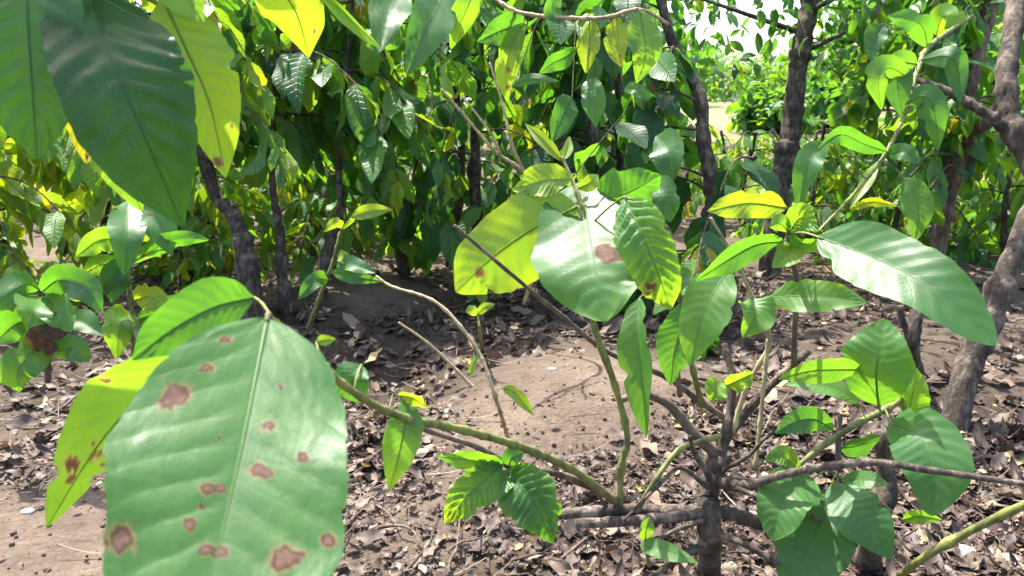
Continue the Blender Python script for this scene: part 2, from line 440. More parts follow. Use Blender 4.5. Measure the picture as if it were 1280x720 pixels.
def near_leaf(parent, pts, wpx, roll=0, tone=.3, fold=.12, curl=.0, wave=.06, corr=.026, q=.85, spots=(), rnd_spots=0, bites=0,
              petiole=None, seed=0, nu=46, nv=18, tip_tone=0.0, label=None, name='leaf', edge_tone=0.0, mtone=.35, twist=0.0):
    """one leaf blade along a curved midrib. pts: (px, py, depth); wpx: full width in photo pixels at its own depth"""
    rg = np.random.default_rng(seed * 13 + int(pts[0][0] * 7 + pts[0][1]))
    W = np.array([P(*p) for p in pts]); dm = np.mean([p[2] for p in pts])
    half = 0.5 * wpx * dm / FPX
    u = np.linspace(0, 1, nu); v = np.linspace(-1, 1, nv + 1)
    c = catmull(W, nu); T = unit(np.gradient(c, axis=0))
    view = unit(c - CO)
    Sd = unit(np.cross(T, view))
    Nn = np.cross(Sd, T)
    # orient the normal so that it points to the upper side
    if np.mean(Nn[:, 2]) < 0: Nn = -Nn
    th = math.radians(roll) + math.radians(twist) * (u - .5)
    ct, st = np.cos(th)[:, None], np.sin(th)[:, None]
    S2 = Sd * ct + Nn * st; N2 = Nn * ct - Sd * st
    w = profile(u, q) * half
    wl = w * (1 + .07 * np.sin(u * 9 + rg.random() * 6)); wr = w * (1 + .07 * np.sin(u * 8 + rg.random() * 6))
    jag = 1 + .10 * (np.stack([fbm(u * 22 + seed, u * 0, 3, 3), fbm(u * 22 + seed + 50, u * 0, 4, 3)], 1) - .5)
    wl = wl * jag[:, 0]; wr = wr * jag[:, 1]
    for _ in range(bites + (rg.random() < .5)):
        ub = rg.uniform(.15, .85); sb = rg.uniform(.015, .05); db = rg.uniform(.12, .4)
        cut = 1 - db * np.exp(-((u - ub) / sb) ** 2)
        if rg.random() < .5: wl = wl * cut
        else: wr = wr * cut
    U, V = np.meshgrid(u, v, indexing='ij')
    wid = np.where(V < 0, wl[:, None], wr[:, None])
    av = np.abs(V)
    ph = (U - 0.16 * av) * 11
    cor = corr * half * 2 * (.4 + 1.2 * fbm(U * 4 + seed, V * 2 + 5, 33)) * (np.abs(np.sin(np.pi * (ph + .5 * fbm(U * 3, V * 3 + seed, 8)))) - .5) * np.clip(av * 4, 0, 1) * (1 - .35 * av) * np.clip(np.minimum(U, 1 - U) * 8, 0, 1)
    hz = fold * wid * av - curl * wid * av ** 2 + wave * half * np.sin(U * 2 * np.pi * 2.3 + rg.random() * 6 + (V > 0) * 1.7) * av ** 2 * np.clip(np.minimum(U, 1 - U) * 5, 0, 1)
    hz = hz + cor + half * .05 * (fbm(U * 5 + seed, V * 3, 5 + seed) - .5) * av
    off = wid * V * np.cos(np.arctan(fold))
    X = c[:, None, :] + S2[:, None, :] * off[..., None] + N2[:, None, :] * hz[..., None]
    tn = tone + tip_tone * U ** 3 + edge_tone * av ** 3 + .10 * (fbm(U * 4 + seed * 3, V * 3 + 9, 77) - .5)
    sp = np.zeros_like(U); pl = np.zeros_like(U)
    asp = half / max(np.linalg.norm(np.diff(c, axis=0), axis=1).sum(), 1e-6)
    sl = list(spots) + [(rg.uniform(.1, .95), rg.uniform(-.8, .8), rg.uniform(.006, .025)) for _ in range(rnd_spots)]
    wob = (fbm(U * 26 + seed, V * 15, 91) - .5) * 1.7 + (fbm(U * 70, V * 40, 17) - .5) * .6
    for (su, sv, sr) in sl:
        d = np.hypot((U - su), (V - sv) * asp * profile(np.array([su]))[0]) / sr + wob * 1.1
        sp = np.maximum(sp, np.clip((1.05 - d) * 2.4, 0, 1))
        pl = np.maximum(pl, np.clip((1.5 - d) * 1.8, 0, .75))
    col = np.stack([np.clip(tn, 0, 1), sp, pl, np.ones_like(U)], -1).reshape(-1, 4)
    luv = np.stack([U, V, np.full_like(U, rg.random())], -1).reshape(-1, 3)
    idx = np.arange(nu * (nv + 1)).reshape(nu, nv + 1)
    f = np.stack([idx[:-1, :-1], idx[1:, :-1], idx[1:, 1:], idx[:-1, 1:]], -1).reshape(-1, 4)
    mb = MB(); mb.add(X.reshape(-1, 3), f, col, luv, 0)
    # midrib: a fine raised cord on the blade, thinning to the tip
    rm = half * .016 + .0006
    tube(mb, c[::3] - N2[::3] * rm * .4, rm * 1.25, rm * .3, sides=6, n=24, col=(min(tone + .12, .8), 0, 0, 1), mi=0)
    a = P(*petiole) if petiole is not None else None
    if a is None and parent.name in LINES:
        ln = LINES[parent.name]; dd = np.linalg.norm(ln - W[0], axis=1); k = int(np.argmin(dd))
        if .004 < dd[k] < .3: a = ln[k]
    if a is not None:
        tube(mb, [a, (a + W[0]) / 2 + np.array([0, 0, .004]), W[0], c[2]], rm * 1.3, rm * 1.2, sides=6, n=10, col=(.6, 0, 0, 1), mi=1)
    o = mb.build(name, [M_LEAF_NEAR, M_STEM], parent, org(root_of(parent)))
    if label: o['label'] = label
    return o


LINES = {}


def root_of(o):
    while o.parent is not None: o = o.parent
    return o


def gd(px, py):
    return float((G(px, py, -.01) - CO).dot(CF))


def stem(parent, name, pts, rpx0, rpx1, material, sides=10, rough=.07, knots=0, seed=0, n=None):
    W = np.array([P(*p) for p in pts])
    mb = MB()
    ln = np.linalg.norm(np.diff(W, axis=0), axis=1).sum()
    nd = max(3, int(ln / .055)) if material in (M_STEM, M_TWIG) else 0
    tube(mb, W, rpx0 * pts[0][2] / FPX, rpx1 * pts[-1][2] / FPX, sides=sides, rough=rough, knots=knots, seed=seed,
         n=max(n or 16, 12 * (len(pts) - 1), nd * 9), nodes=nd)
    o = mb.build(name, material, parent, org(root_of(parent)))
    LINES[o.name] = catmull(W, 60)
    return o


# ------------------------------------------------------------------ far leaves: templates
def leaf_template(nu, nv, aspect, droop, fold, wave):
    u = np.linspace(0, 1, nu); v = np.linspace(-1, 1, nv)
    ang = -droop * u
    dx = np.cos(ang); dz = np.sin(ang)
    x = np.concatenate([[0], np.cumsum((dx[1:] + dx[:-1]) / 2 / (nu - 1))])
    z = np.concatenate([[0], np.cumsum((dz[1:] + dz[:-1]) / 2 / (nu - 1))])
    w = np.interp(u, PROFU, PROFW) ** .9 * aspect / 2
    w = np.maximum(w, .012)
    U, V = np.meshgrid(u, v, indexing='ij')
    X = np.zeros((nu, nv, 3))
    h = fold * w[:, None] * np.abs(V) + wave * np.sin(U * 11 + (V > 0) * 2) * np.abs(V) ** 2 * w[:, None]
    nx = -np.sin(ang); nz = np.cos(ang)
    X[..., 0] = x[:, None] + nx[:, None] * h; X[..., 1] = w[:, None] * V; X[..., 2] = z[:, None] + nz[:, None] * h
    idx = np.arange(nu * nv).reshape(nu, nv)
    f = np.stack([idx[:-1, :-1], idx[1:, :-1], idx[1:, 1:], idx[:-1, 1:]], -1).reshape(-1, 4)
    luv = np.stack([U, V, np.zeros_like(U)], -1).reshape(-1, 3)
    return X.reshape(-1, 3), f, luv


TPL_HI = [leaf_template(9, 5, a, d, fo, wv) for a, d, fo, wv in ((.40, .5, .25, .3), (.45, .9, .15, .25), (.36, 1.2, .35, .35), (.43, .25, .2, .25), (.34, .7, .6, .3), (.46, 1.6, .2, .4), (.38, 1.9, .4, .3), (.42, -.3, .3, .35))]
TPL_LO = [leaf_template(6, 3, a, d, fo, 0) for a, d, fo in ((.42, .5, .25), (.48, .9, .2), (.38, 1.2, .4), (.44, .3, .3))]


TPL_WIDE = [leaf_template(9, 5, a, d, fo, wv) for a, d, fo, wv in ((.50, .5, .2, .25), (.54, .9, .15, .2), (.46, 1.1, .3, .3), (.56, .3, .2, .15))]


def put_leaves(mb, pos, dirs, nrm, size, tone, tpl, rg, mi=0, spot=.0):
    pos = np.asarray(pos); dirs = unit(dirs); nrm = np.asarray(nrm, float)
    nrm = unit(nrm - dirs * np.sum(nrm * dirs, 1, keepdims=True))
    side = np.cross(nrm, dirs)
    which = rg.integers(0, len(tpl), len(pos))
    for k in range(len(tpl)):
        s = np.nonzero(which == k)[0]
        if not len(s): continue
        X, f, luv = tpl[k]
        R = np.stack([dirs[s], side[s], nrm[s]], 1) * np.asarray(size)[s][:, None, None]
        v = np.einsum('nk,mkj->mnj', X, R) + pos[s][:, None, :]
        m, n = len(s), len(X)
        ff = (f[None] + (np.arange(m) * n)[:, None, None]).reshape(-1, 4)
        col = np.zeros((m, n, 4)); col[..., 0] = np.asarray(tone)[s][:, None]; col[..., 3] = 1
        if spot:
            hit = rg.random(m) < spot
            su = rg.uniform(.25, .95, m); sv = rg.uniform(-.8, .8, m); sr = rg.uniform(.1, .22, m)
            d = np.hypot(luv[None, :, 0] - su[:, None], .3 * (luv[None, :, 1] - sv[:, None])) / sr[:, None]
            col[..., 1] = np.clip(1.3 - d, 0, 1) * hit[:, None] * .9
        lu = np.tile(luv, (m, 1, 1)); lu[..., 2] = rg.random(m)[:, None]
        mb.add(v.reshape(-1, 3), ff, col.reshape(-1, 4), lu.reshape(-1, 3), mi)


def tones(rg, n, mean, sd, yellow=.05):
    t = np.clip(rg.normal(mean, sd, n), .02, .75)
    y = rg.random(n) < yellow
    t[y] = rg.uniform(.7, 1, y.sum())
    return t


def leafy_branch(root, pts, r0, r1, rg, size, tone, yellow=.05, start=.2, gap=.065, droop=1.0, tpl=None, spot=.08, material=None, mats=None, thin=0.0):
    """a woody side branch with its pairs of hanging leaves as a child"""
    base = org(root)
    mb = MB(); c = tube(mb, pts, r0, r1, sides=6, n=16, rough=.06, seed=int(rg.integers(1e6)))
    b = mb.build('branch', material or M_BARK, root, base)
    L = np.linalg.norm(np.diff(c, axis=0), axis=1).sum()
    k = max(2, int(L * (1 - start) / gap))
    ts = start + (1 - start) * (np.arange(k) + .5) / k
    pos, dirs, nrm, sz = [], [], [], []
    for t in ts:
        i = min(t * (len(c) - 1), len(c) - 1.001); a = int(i)
        p = c[a] + (c[a + 1] - c[a]) * (i - a); d = unit(c[a + 1] - c[a])
        hs = np.cross(d, (0, 0, 1)); hs = unit(hs) if np.linalg.norm(hs) > .1 else np.array([1, 0, 0])
        for s in (-1, 1):
            if rg.random() < .12 + thin: continue
            g = droop * rg.uniform(.1, 1.45)
            dd = unit(d * rg.uniform(.15, .7) + hs * s * rg.uniform(.5, 1.0) + np.array([0, 0, -g]) + rg.normal(0, .2, 3))
            pos.append(p + dd * .012); dirs.append(dd)
            nn = np.array([0, 0, 1.0]) + unit(np.array([dd[0], dd[1], 0]) + 1e-6) * .5 + rg.normal(0, .42, 3)
            nrm.append(nn); sz.append(size * rg.choice([rg.uniform(.4, .7), rg.uniform(.75, 1.2)], p=[.3, .7]) * (1 - .35 * max(0, t - .8) / .2))
    for _ in range(2):
        d = unit(c[-1] - c[-2]); dd = unit(d + rg.normal(0, .4, 3) + np.array([0, 0, -.3 * droop]))
        pos.append(c[-1]); dirs.append(dd); nrm.append(np.array([0, 0, 1.0]) + rg.normal(0, .3, 3)); sz.append(size * rg.uniform(.4, .7))
    tn = tones(rg, len(pos), tone, .15, yellow); tn[-2:] = np.clip(tn[-2:] + .25, 0, .8)
    fm = MB(); put_leaves(fm, pos, dirs, nrm, sz, tn, tpl or TPL_HI, rg, spot=spot)
    fm.build('foliage', M_LEAF, b, base)
    return b


def arch(p, az, L, rise, sag, rg):
    """points of an arching side branch"""
    h = np.array([math.cos(az), math.sin(az), 0])
    pts = []
    for t in (0, .3, .62, 1):
        pts.append(p + h * L * t * (1 - .12 * t) + np.array([0, 0, L * (rise * t - sag * t * t)]) + (rg.normal(0, .02, 3) * L if t else 0))
    return pts


def coffee_shrub(label, trunks, nbr, rg_seed, size=.17, tone=.28, yellow=.03, Lr=(.55, .95), z0=.45, droop=1.0, rise=.35, sag=.75,
                 tpl=None, gap=.065, group='coffee shrubs in the rows behind', az_mid=None, az_spread=math.pi, thin=0.0, zpow=1.0, material=None, cat='coffee shrub'):
    """trunks: list of (list of world points, r0, r1)"""
    rg = np.random.default_rng(rg_seed)
    base = np.array(trunks[0][0][0], float)
    root = thing('coffee_shrub', base, label, cat, group)
    ga = rg.random() * 6.28
    for ti, (pts, r0, r1) in enumerate(trunks):
        mb = MB(); c = tube(mb, pts, r0, r1, sides=16, n=56, rough=.10, knots=7, seed=rg_seed + ti)
        mb.build('trunk', material or M_BARK, root, base)
        zz = c[:, 2] - base[2]; H = zz.max()
        n = nbr[ti] if isinstance(nbr, (list, tuple)) else nbr
        for i in range(n):
            q = z0 + (1 - z0) * ((i + rg.random()) / n) ** zpow
            k = int(np.argmin(np.abs(zz - q * H)))
            ga += 2.399 + rg.normal(0, .3)
            az = ga if az_mid is None else az_mid + rg.uniform(-1, 1) * az_spread
            L = rg.uniform(*Lr) * (1.05 - .45 * max(0, (q - .7) / .3))
            leafy_branch(root, arch(c[k], az, L, rise * rg.uniform(.4, 1.6), sag * rg.uniform(.7, 1.3), rg), .007, .0025, rg, size, tone, yellow,
                         droop=droop, tpl=tpl, gap=gap, thin=thin)
    return root


def tree(label, base, H, cw, rg_seed, tone=.3, n=2200, lsize=.2, name='tree', cat='tree', group=None, r=.1, crown0=.35, limbs=8):
    rg = np.random.default_rng(rg_seed)
    base = np.array(base, float)
    root = thing(name, base, label, cat, group)
    mb = MB()
    lean = rg.normal(0, .06, 2) * H
    top = base + np.array([lean[0], lean[1], H * .8])
    c = tube(mb, [base - np.array([0, 0, .1]), base + np.array([lean[0] * .5, lean[1] * .2, H * .35]), top], r, r * .25, sides=8, n=18, rough=.08, seed=rg_seed)
    ends = [top]
    for i in range(limbs):
        q = crown0 + (1 - crown0) * (i + .5) / limbs
        k = int(q * 17); a = i * 2.4 + rg.random()
        L = cw * rg.uniform(.45, .85) * (1.1 - .5 * q)
        e = c[k] + np.array([math.cos(a) * L, math.sin(a) * L, L * rg.uniform(.25, .8)])
        tube(mb, [c[k], (c[k] + e) / 2 + np.array([0, 0, -.08 * L]), e], r * .4, r * .1, sides=6, n=9, rough=.06, seed=i)
        ends += [e, (c[k] + e) / 2]
    mb.build('trunk', M_BARK, root, base)
    ends = np.array(ends)
    cl = []
    for e in ends:
        for _ in range(5):
            cl.append(e + rg.normal(0, .2, 3) * cw * np.array([1, 1, .7]))
    cl = np.array(cl)
    w = rg.integers(0, len(cl), n)
    pos = cl[w] + rg.normal(0, .085, (n, 3)) * cw
    d = unit(rg.normal(0, 1, (n, 3)) + np.array([0, 0, -.5]))
    nn = np.array([0, 0, 1.0]) + rg.normal(0, .5, (n, 3))
    fm = MB(); put_leaves(fm, pos, d, nn, lsize * rg.uniform(.6, 1.2, n), tones(rg, n, tone, .1, .03), TPL_LO, rg)
    fm.build('crown', M_LEAF, root, base)
    return root


# ================================================================== GROUND
def axis(lo, hi, step, far_lo, far_hi, growth=1.16):
    a = list(np.arange(lo, hi + 1e-6, step)); s = step
    while a[-1] < far_hi: s *= growth; a.append(a[-1] + s)
    s = step; b = []
    x = lo
    while x > far_lo: s *= growth; x -= s; b.append(x)
    return np.array(b[::-1] + a)


gx = axis(-2.6, 2.6, .022, -260, 260); gy = axis(.9, 4.6, .022, -60, 420)
GX, GY = np.meshgrid(gx, gy, indexing='ij')
GZ = ground_z(GX, GY)
hm = humus_shade(GX, GY)
near = np.exp(-(np.maximum(GY - 5, 0) / 2) ** 2)
GZ = GZ + hm * near * .022 * (fbm(GX * 22, GY * 22, 61, 3) - .5)
col = np.zeros(GX.shape + (4,)); col[..., 3] = 1
col[..., 0] = hm * near + (1 - near) * np.clip(fbm(GX * .8, GY * .8, 5) * 1.2 - .35, 0, 1)
col[..., 1] = np.clip((GY - 9) / 8, 0, 1) * np.clip(fbm(GX * .25, GY * .25, 8) * 2 - .4, 0, 1)
idx = np.arange(GX.size).reshape(GX.shape)
mb = MB()
mb.add(np.stack([GX, GY, GZ], -1).reshape(-1, 3), np.stack([idx[:-1, :-1], idx[1:, :-1], idx[1:, 1:], idx[:-1, 1:]], -1).reshape(-1, 4), col.reshape(-1, 4))
tag(mb.build('ground', M_SOIL), 'bare tan soil with dark litter patches between the coffee rows', None, None, 'structure')

# leaf litter -------------------------------------------------------
rg = np.random.default_rng(5)


def litter(n, x0, x1, y0, y1, smin, smax, thr):
    x = rg.uniform(x0, x1, n); y = rg.uniform(y0, y1, n)
    h = humus_shade(x, y)
    keep = rg.random(n) < np.clip(h * 1.15 + thr, 0, 1)
    x, y = x[keep], y[keep]; m = len(x)
    z = ground_z(x, y) + rg.uniform(.002, .022, m)
    a = rg.uniform(0, 6.28, m)
    d = np.stack([np.cos(a), np.sin(a), rg.normal(0, .16, m)], 1)
    nn = np.stack([rg.normal(0, .32, m), rg.normal(0, .32, m), np.ones(m)], 1)
    s = smin + (smax - smin) * rg.random(m) ** 2
    t = np.clip(rg.beta(1.5, 3.1, m), 0, .85); t[rg.random(m) < .02] = 1
    return np.stack([x, y, z], 1), d, nn, s, t


TPL_DRY = [leaf_template(8, 5, a, d, fo, wv) for a, d, fo, wv in ((.5, -.9, .35, .3), (.4, 1.3, .5, .3), (.55, -.4, .2, .35), (.36, 1.8, .3, .3), (.5, .7, -.35, .3), (.44, .3, .15, .4), (.3, -1.4, .6, .2))]
lm = MB()
for args in ((16000, -1.5, 1.7, .95, 2.3, .006, .04, .06), (5600, -1.5, 1.7, .95, 2.3, .03, .085, -.10), (6000, -2.6, 2.8, 2.0, 4.6, .010, .06, .05), (3200, -2.6, 2.8, 2.0, 4.6, .06, .12, -.1), (2200, -5, 5, 4.4, 9, .06, .14, .1)):
    p, d, nn, s, t = litter(*args)
    put_leaves(lm, p, d, nn, s, t, TPL_DRY, rg)
k = 2600
sx = np.concatenate([rg.uniform(-1.5, 1.7, k // 2), rg.uniform(-2.4, 2.6, k // 2)]); sy = np.concatenate([rg.uniform(.95, 2.4, k // 2), rg.uniform(2.2, 4.4, k // 2)])
kp = rg.random(k) < np.clip(humus_shade(sx, sy) + .12, 0, 1); sx, sy = sx[kp], sy[kp]; k = len(sx)
an = rg.uniform(0, 6.28, k)
TPL_STICK = [leaf_template(5, 3, .035, d, 1.2, 0) for d in (-.5, .3, .6)]
put_leaves(lm, np.stack([sx, sy, ground_z(sx, sy) + rg.uniform(.004, .02, k)], 1), np.stack([np.cos(an), np.sin(an), rg.normal(0, .15, k)], 1), np.tile([0, 0, -1.], (k, 1)), rg.uniform(.03, .14, k), rg.uniform(.1, .8, k), TPL_STICK, rg)
tag(lm.build('leaf_litter', M_DRY), 'brown and grey fallen leaves scattered over the soil', None, None, 'stuff')

# soil crumbs --------------------------------------------------------
cube = np.array([(-1, -1, -1), (1, -1, -1), (1, 1, -1), (-1, 1, -1), (-1, -1, 1), (1, -1, 1), (1, 1, 1), (-1, 1, 1)], float) * .6
cf = np.array([(0, 3, 2, 1), (4, 5, 6, 7), (0, 1, 5, 4), (1, 2, 6, 5), (2, 3, 7, 6), (3, 0, 4, 7)])
n = 6000
x = np.concatenate([rg.uniform(-1.6, 1.7, n // 2), rg.uniform(-2.4, 2.6, n // 2)]); y = np.concatenate([rg.uniform(.95, 2.4, n // 2), rg.uniform(2.2, 4.4, n // 2)])
s = .002 + .007 * rg.random(n) ** 4
V = cube[None] * s[:, None, None] * (1 + .5 * (rg.random((n, 8, 3)) - .5)) + np.stack([x, y, ground_z(x, y) + s * .3], 1)[:, None, :]
cm = MB(); cc = np.zeros((n, 8, 4)); cc[..., 0] = np.clip(humus_shade(x, y) - .2 * rg.random(n), 0, 1)[:, None]; cc[..., 3] = 1
cm.add(V.reshape(-1, 3), (cf[None] + (np.arange(n) * 8)[:, None, None]).reshape(-1, 4), cc.reshape(-1, 4))
tag(cm.build('soil_crumbs', M_SOIL), 'small crumbs of dry soil lying loose', None, None, 'stuff')

# ================================================================== SHRUBS BEHIND
UP = np.array([0, 0, 1.0])


def trunk_px(seq, top=None):
    """trunk from pixel points, first one on the ground"""
    pts = [P(*s) for s in seq]
    pts[0][2] = float(ground_z(pts[0][0], pts[0][1])) - .05
    if top is not None: pts.append(pts[-1] + np.array(top))
    return pts


def gtr(px, d, H, lean=(0, 0), rg=None, wig=.05):
    b = P(px, 300, d); b[2] = float(ground_z(b[0], b[1])) - .05
    rg = rg or np.random.default_rng(int(px * 3 + d * 100))
    return [b] + [b + np.array([lean[0] * q + rg.normal(0, wig), lean[1] * q + rg.normal(0, wig), H * q]) for q in (.35, .7, 1)]


def rows():
    # left bush with the dark curved trunk
    t1 = trunk_px([(318, 392, 3.45), (308, 325, 3.45), (290, 265, 3.5), (262, 222, 3.55)], (-.16, .05, .95))
    t2 = trunk_px([(362, 388, 3.6), (352, 340, 3.6), (350, 290, 3.6), (340, 200, 3.65)], (.10, .08, .95))
    t3 = trunk_px([(392, 352, 3.75), (408, 320, 3.75), (425, 265, 3.8), (424, 185, 3.8)], (.14, .05, 1.0))
    coffee_shrub('coffee shrub on a dark curved trunk left of the bare mound', [(t1, .052, .016), (t2, .03, .009), (t3, .032, .009)], [17, 14, 17], 101, az_mid=math.pi / 2, az_spread=2.35,
                 size=.285, gap=.09, tone=.45, z0=.55, droop=1.25)
    # middle bush, dark
    coffee_shrub('dark dense coffee shrub drooping behind the middle of the bare bed', [(gtr(505, 4.2, 1.9, (-.1, 0)), .035, .015), (gtr(600, 4.3, 1.9, (.1, .1)), .035, .015), (gtr(560, 4.6, 2.1), .03, .015)],
                 [15, 15, 12], 102, size=.26, gap=.095, tone=.31, z0=.18, droop=1.35, Lr=(.5, .8))
    # right-centre bush with twisted trunk
    tc = trunk_px([(892, 350, 3.6), (888, 290, 3.6), (893, 240, 3.6), (880, 180, 3.6), (873, 115, 3.65), (838, 45, 3.7)], (-.1, .1, .4))
    tc2 = trunk_px([(905, 345, 3.75), (900, 270, 3.7), (925, 215, 3.65), (945, 195, 3.6)])
    coffee_shrub('coffee shrub with round dark leaves on the twisted forked trunk', [(tc, .046, .022), (tc2, .03, .012), (gtr(740, 4.1, 2.0, (0, 0)), .035, .015), (gtr(775, 4.5, 2.2), .03, .015)],
                 [11, 3, 17, 15], 103, az_mid=math.pi, az_spread=1.75, size=.235, gap=.085, tone=.20, tpl=TPL_WIDE, z0=.3, droop=1.0, Lr=(.5, .85), yellow=.03)
    # right bush, leaning bare trunk
    te = trunk_px([(1168, 322, 4.2), (1182, 250, 4.2), (1198, 165, 4.2), (1222, 70, 4.25), (1240, 0, 4.3)], (.05, 0, .5))
    te2 = trunk_px([(1170, 330, 4.3), (1200, 200, 4.1), (1235, 150, 3.8), (1290, 85, 3.6)])
    coffee_shrub('coffee shrub on the straight reddish leaning trunk at the right', [(te, .044, .03), (te2, .03, .028)], [22, 8], 104, size=.25, gap=.08, tone=.36, z0=.55, droop=1.3, rise=.3,
                 az_mid=math.radians(135), az_spread=1.6, material=M_REDBARK)
    # thick trunk close at the right edge
    tf = trunk_px([(1192, 525, 2.35), (1210, 460, 2.4), (1240, 390, 2.42), (1275, 300, 2.45), (1330, 180, 2.5)], (.15, .1, .6))
    coffee_shrub('thick rough trunk of a coffee shrub leaning out of frame at right', [(tf, .042, .030), ([P(1345, 280, 2.45), P(1300, 225, 2.5), P(1268, 160, 2.55), P(1258, 95, 2.6), P(1268, 20, 2.7), P(1275, -120, 2.9)], .036, .026), ([P(1266, 168, 2.55), P(1232, 142, 2.55), P(1180, 112, 2.6), P(1125, 94, 2.7)], .019, .010)], [10, 0, 0], 105, size=.19, tone=.3, z0=.72, az_mid=0.2, az_spread=1.2)
    # left edge bushes
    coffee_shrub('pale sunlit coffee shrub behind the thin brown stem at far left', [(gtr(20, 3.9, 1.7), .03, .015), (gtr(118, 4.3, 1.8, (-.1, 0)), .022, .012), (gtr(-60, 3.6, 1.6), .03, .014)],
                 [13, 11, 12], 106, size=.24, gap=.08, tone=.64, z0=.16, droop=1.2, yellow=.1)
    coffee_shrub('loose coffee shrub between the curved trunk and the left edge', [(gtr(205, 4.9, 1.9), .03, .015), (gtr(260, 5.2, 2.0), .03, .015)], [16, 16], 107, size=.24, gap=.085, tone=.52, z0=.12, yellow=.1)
    # second row
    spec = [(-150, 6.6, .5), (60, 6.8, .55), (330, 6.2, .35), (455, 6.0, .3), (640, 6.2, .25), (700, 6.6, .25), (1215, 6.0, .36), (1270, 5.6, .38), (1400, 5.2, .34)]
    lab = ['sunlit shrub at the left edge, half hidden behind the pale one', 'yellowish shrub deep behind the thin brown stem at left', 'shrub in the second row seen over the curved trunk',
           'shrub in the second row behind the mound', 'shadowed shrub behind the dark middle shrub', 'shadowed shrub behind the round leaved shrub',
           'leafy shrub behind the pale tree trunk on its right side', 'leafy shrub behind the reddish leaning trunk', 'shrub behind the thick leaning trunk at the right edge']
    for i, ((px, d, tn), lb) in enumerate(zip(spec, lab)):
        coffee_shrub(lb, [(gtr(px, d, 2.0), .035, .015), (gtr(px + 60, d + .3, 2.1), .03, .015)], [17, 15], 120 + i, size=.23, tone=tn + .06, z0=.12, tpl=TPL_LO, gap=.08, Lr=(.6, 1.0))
    for i, (px, d, h, tn, lb) in enumerate([(1105, 5.0, 1.0, .38, 'low leafy shrub between the knotted trunk and the reddish trunk'), (1262, 4.9, 1.0, .40, 'low leafy shrub filling in between the reddish trunk and the thick trunk'),
                                            (385, 5.0, .9, .46, 'low shrub seen under the branches just left of the mound'), (235, 4.3, .75, .6, 'low shrub under the hanging leaves left of the curved trunk'), (1010, 5.2, .9, .42, 'low shrub at the foot of the knotted trunk')]):
        coffee_shrub(lb, [(gtr(px, d, h), .022, .010), (gtr(px + 40, d + .25, h * .9), .022, .010)], [13, 12], 170 + i, size=.2, tone=tn, z0=.10, yellow=.05, Lr=(.35, .7), droop=.8, gap=.08)
    # low bright shrubs in the clearing
    spec = [(930, 6.0, .78), (1010, 6.6, .74), (860, 7.6, .8), (960, 8.2, .7), (1075, 8.0, .8)]
    lab = ['low yellow green shrub in the sunny gap left of the pale trunk', 'low bright shrub right beside the pale tree trunk', 'taller bright shrub seen in the gap beyond the twisted trunk',
           'bright shrub beyond the gap, just under the white sky', 'bright low shrub farther back under the right hand sky gap']
    for i, ((px, d, h), lb) in enumerate(zip(spec, lab)):
        coffee_shrub(lb, [(gtr(px, d, h), .025, .012), (gtr(px + 25, d + .2, h * .9), .025, .012)], [12, 11], 150 + i, size=.16, tone=.52, z0=.12, tpl=TPL_LO, yellow=.12, Lr=(.4, .75), droop=.7,
                     group='bright low shrubs in the clearing')


rows()

# shade tree with the straight pale trunk
td = P(962, 330, 4.5); td[2] = float(ground_z(td[0], td[1]))
root = thing('shade_tree', td, 'slim tree with a knotted grey trunk crossing the sky gap', 'tree')
mb = MB()
tp = [td - UP * .05, P(975, 235, 4.5), P(988, 165, 4.5), P(998, 80, 4.5), P(1012, 0, 4.5), P(1020, -140, 4.6), P(1015, -330, 4.8)]
ct = tube(mb, tp, .064, .042, sides=18, n=88, rough=.11, knots=10, seed=3)
mb.build('trunk', M_BARK, root, td)
rg = np.random.default_rng(77)
cl = []
for i in range(7):
    mb = MB(); k = 46 + 5 * i; a = i * 2.4 + .5; L = rg.uniform(.6, 1.1)
    e = ct[k] + np.array([math.cos(a) * L, math.sin(a) * L, L * .35])
    tube(mb, [ct[k], (ct[k] + e) / 2, e], .018, .006, sides=6, n=10, seed=i)
    mb.build('branch', M_BARK, root, td)
    cl += [e, (ct[k] + e) / 2, e + rg.normal(0, .2, 3)]
cl = np.array(cl); n = 1700
pos = cl[rg.integers(0, len(cl), n)] + rg.normal(0, .24, (n, 3))
fm = MB(); put_leaves(fm, pos, rg.normal(0, 1, (n, 3)) + np.array([0, 0, -.6]), np.array([0, 0, 1.]) + rg.normal(0, .5, (n, 3)), .11 * rg.uniform(.6, 1.2, n), tones(rg, n, .25, .1, .04), TPL_LO, rg)
fm.build('crown', M_LEAF, root, td)

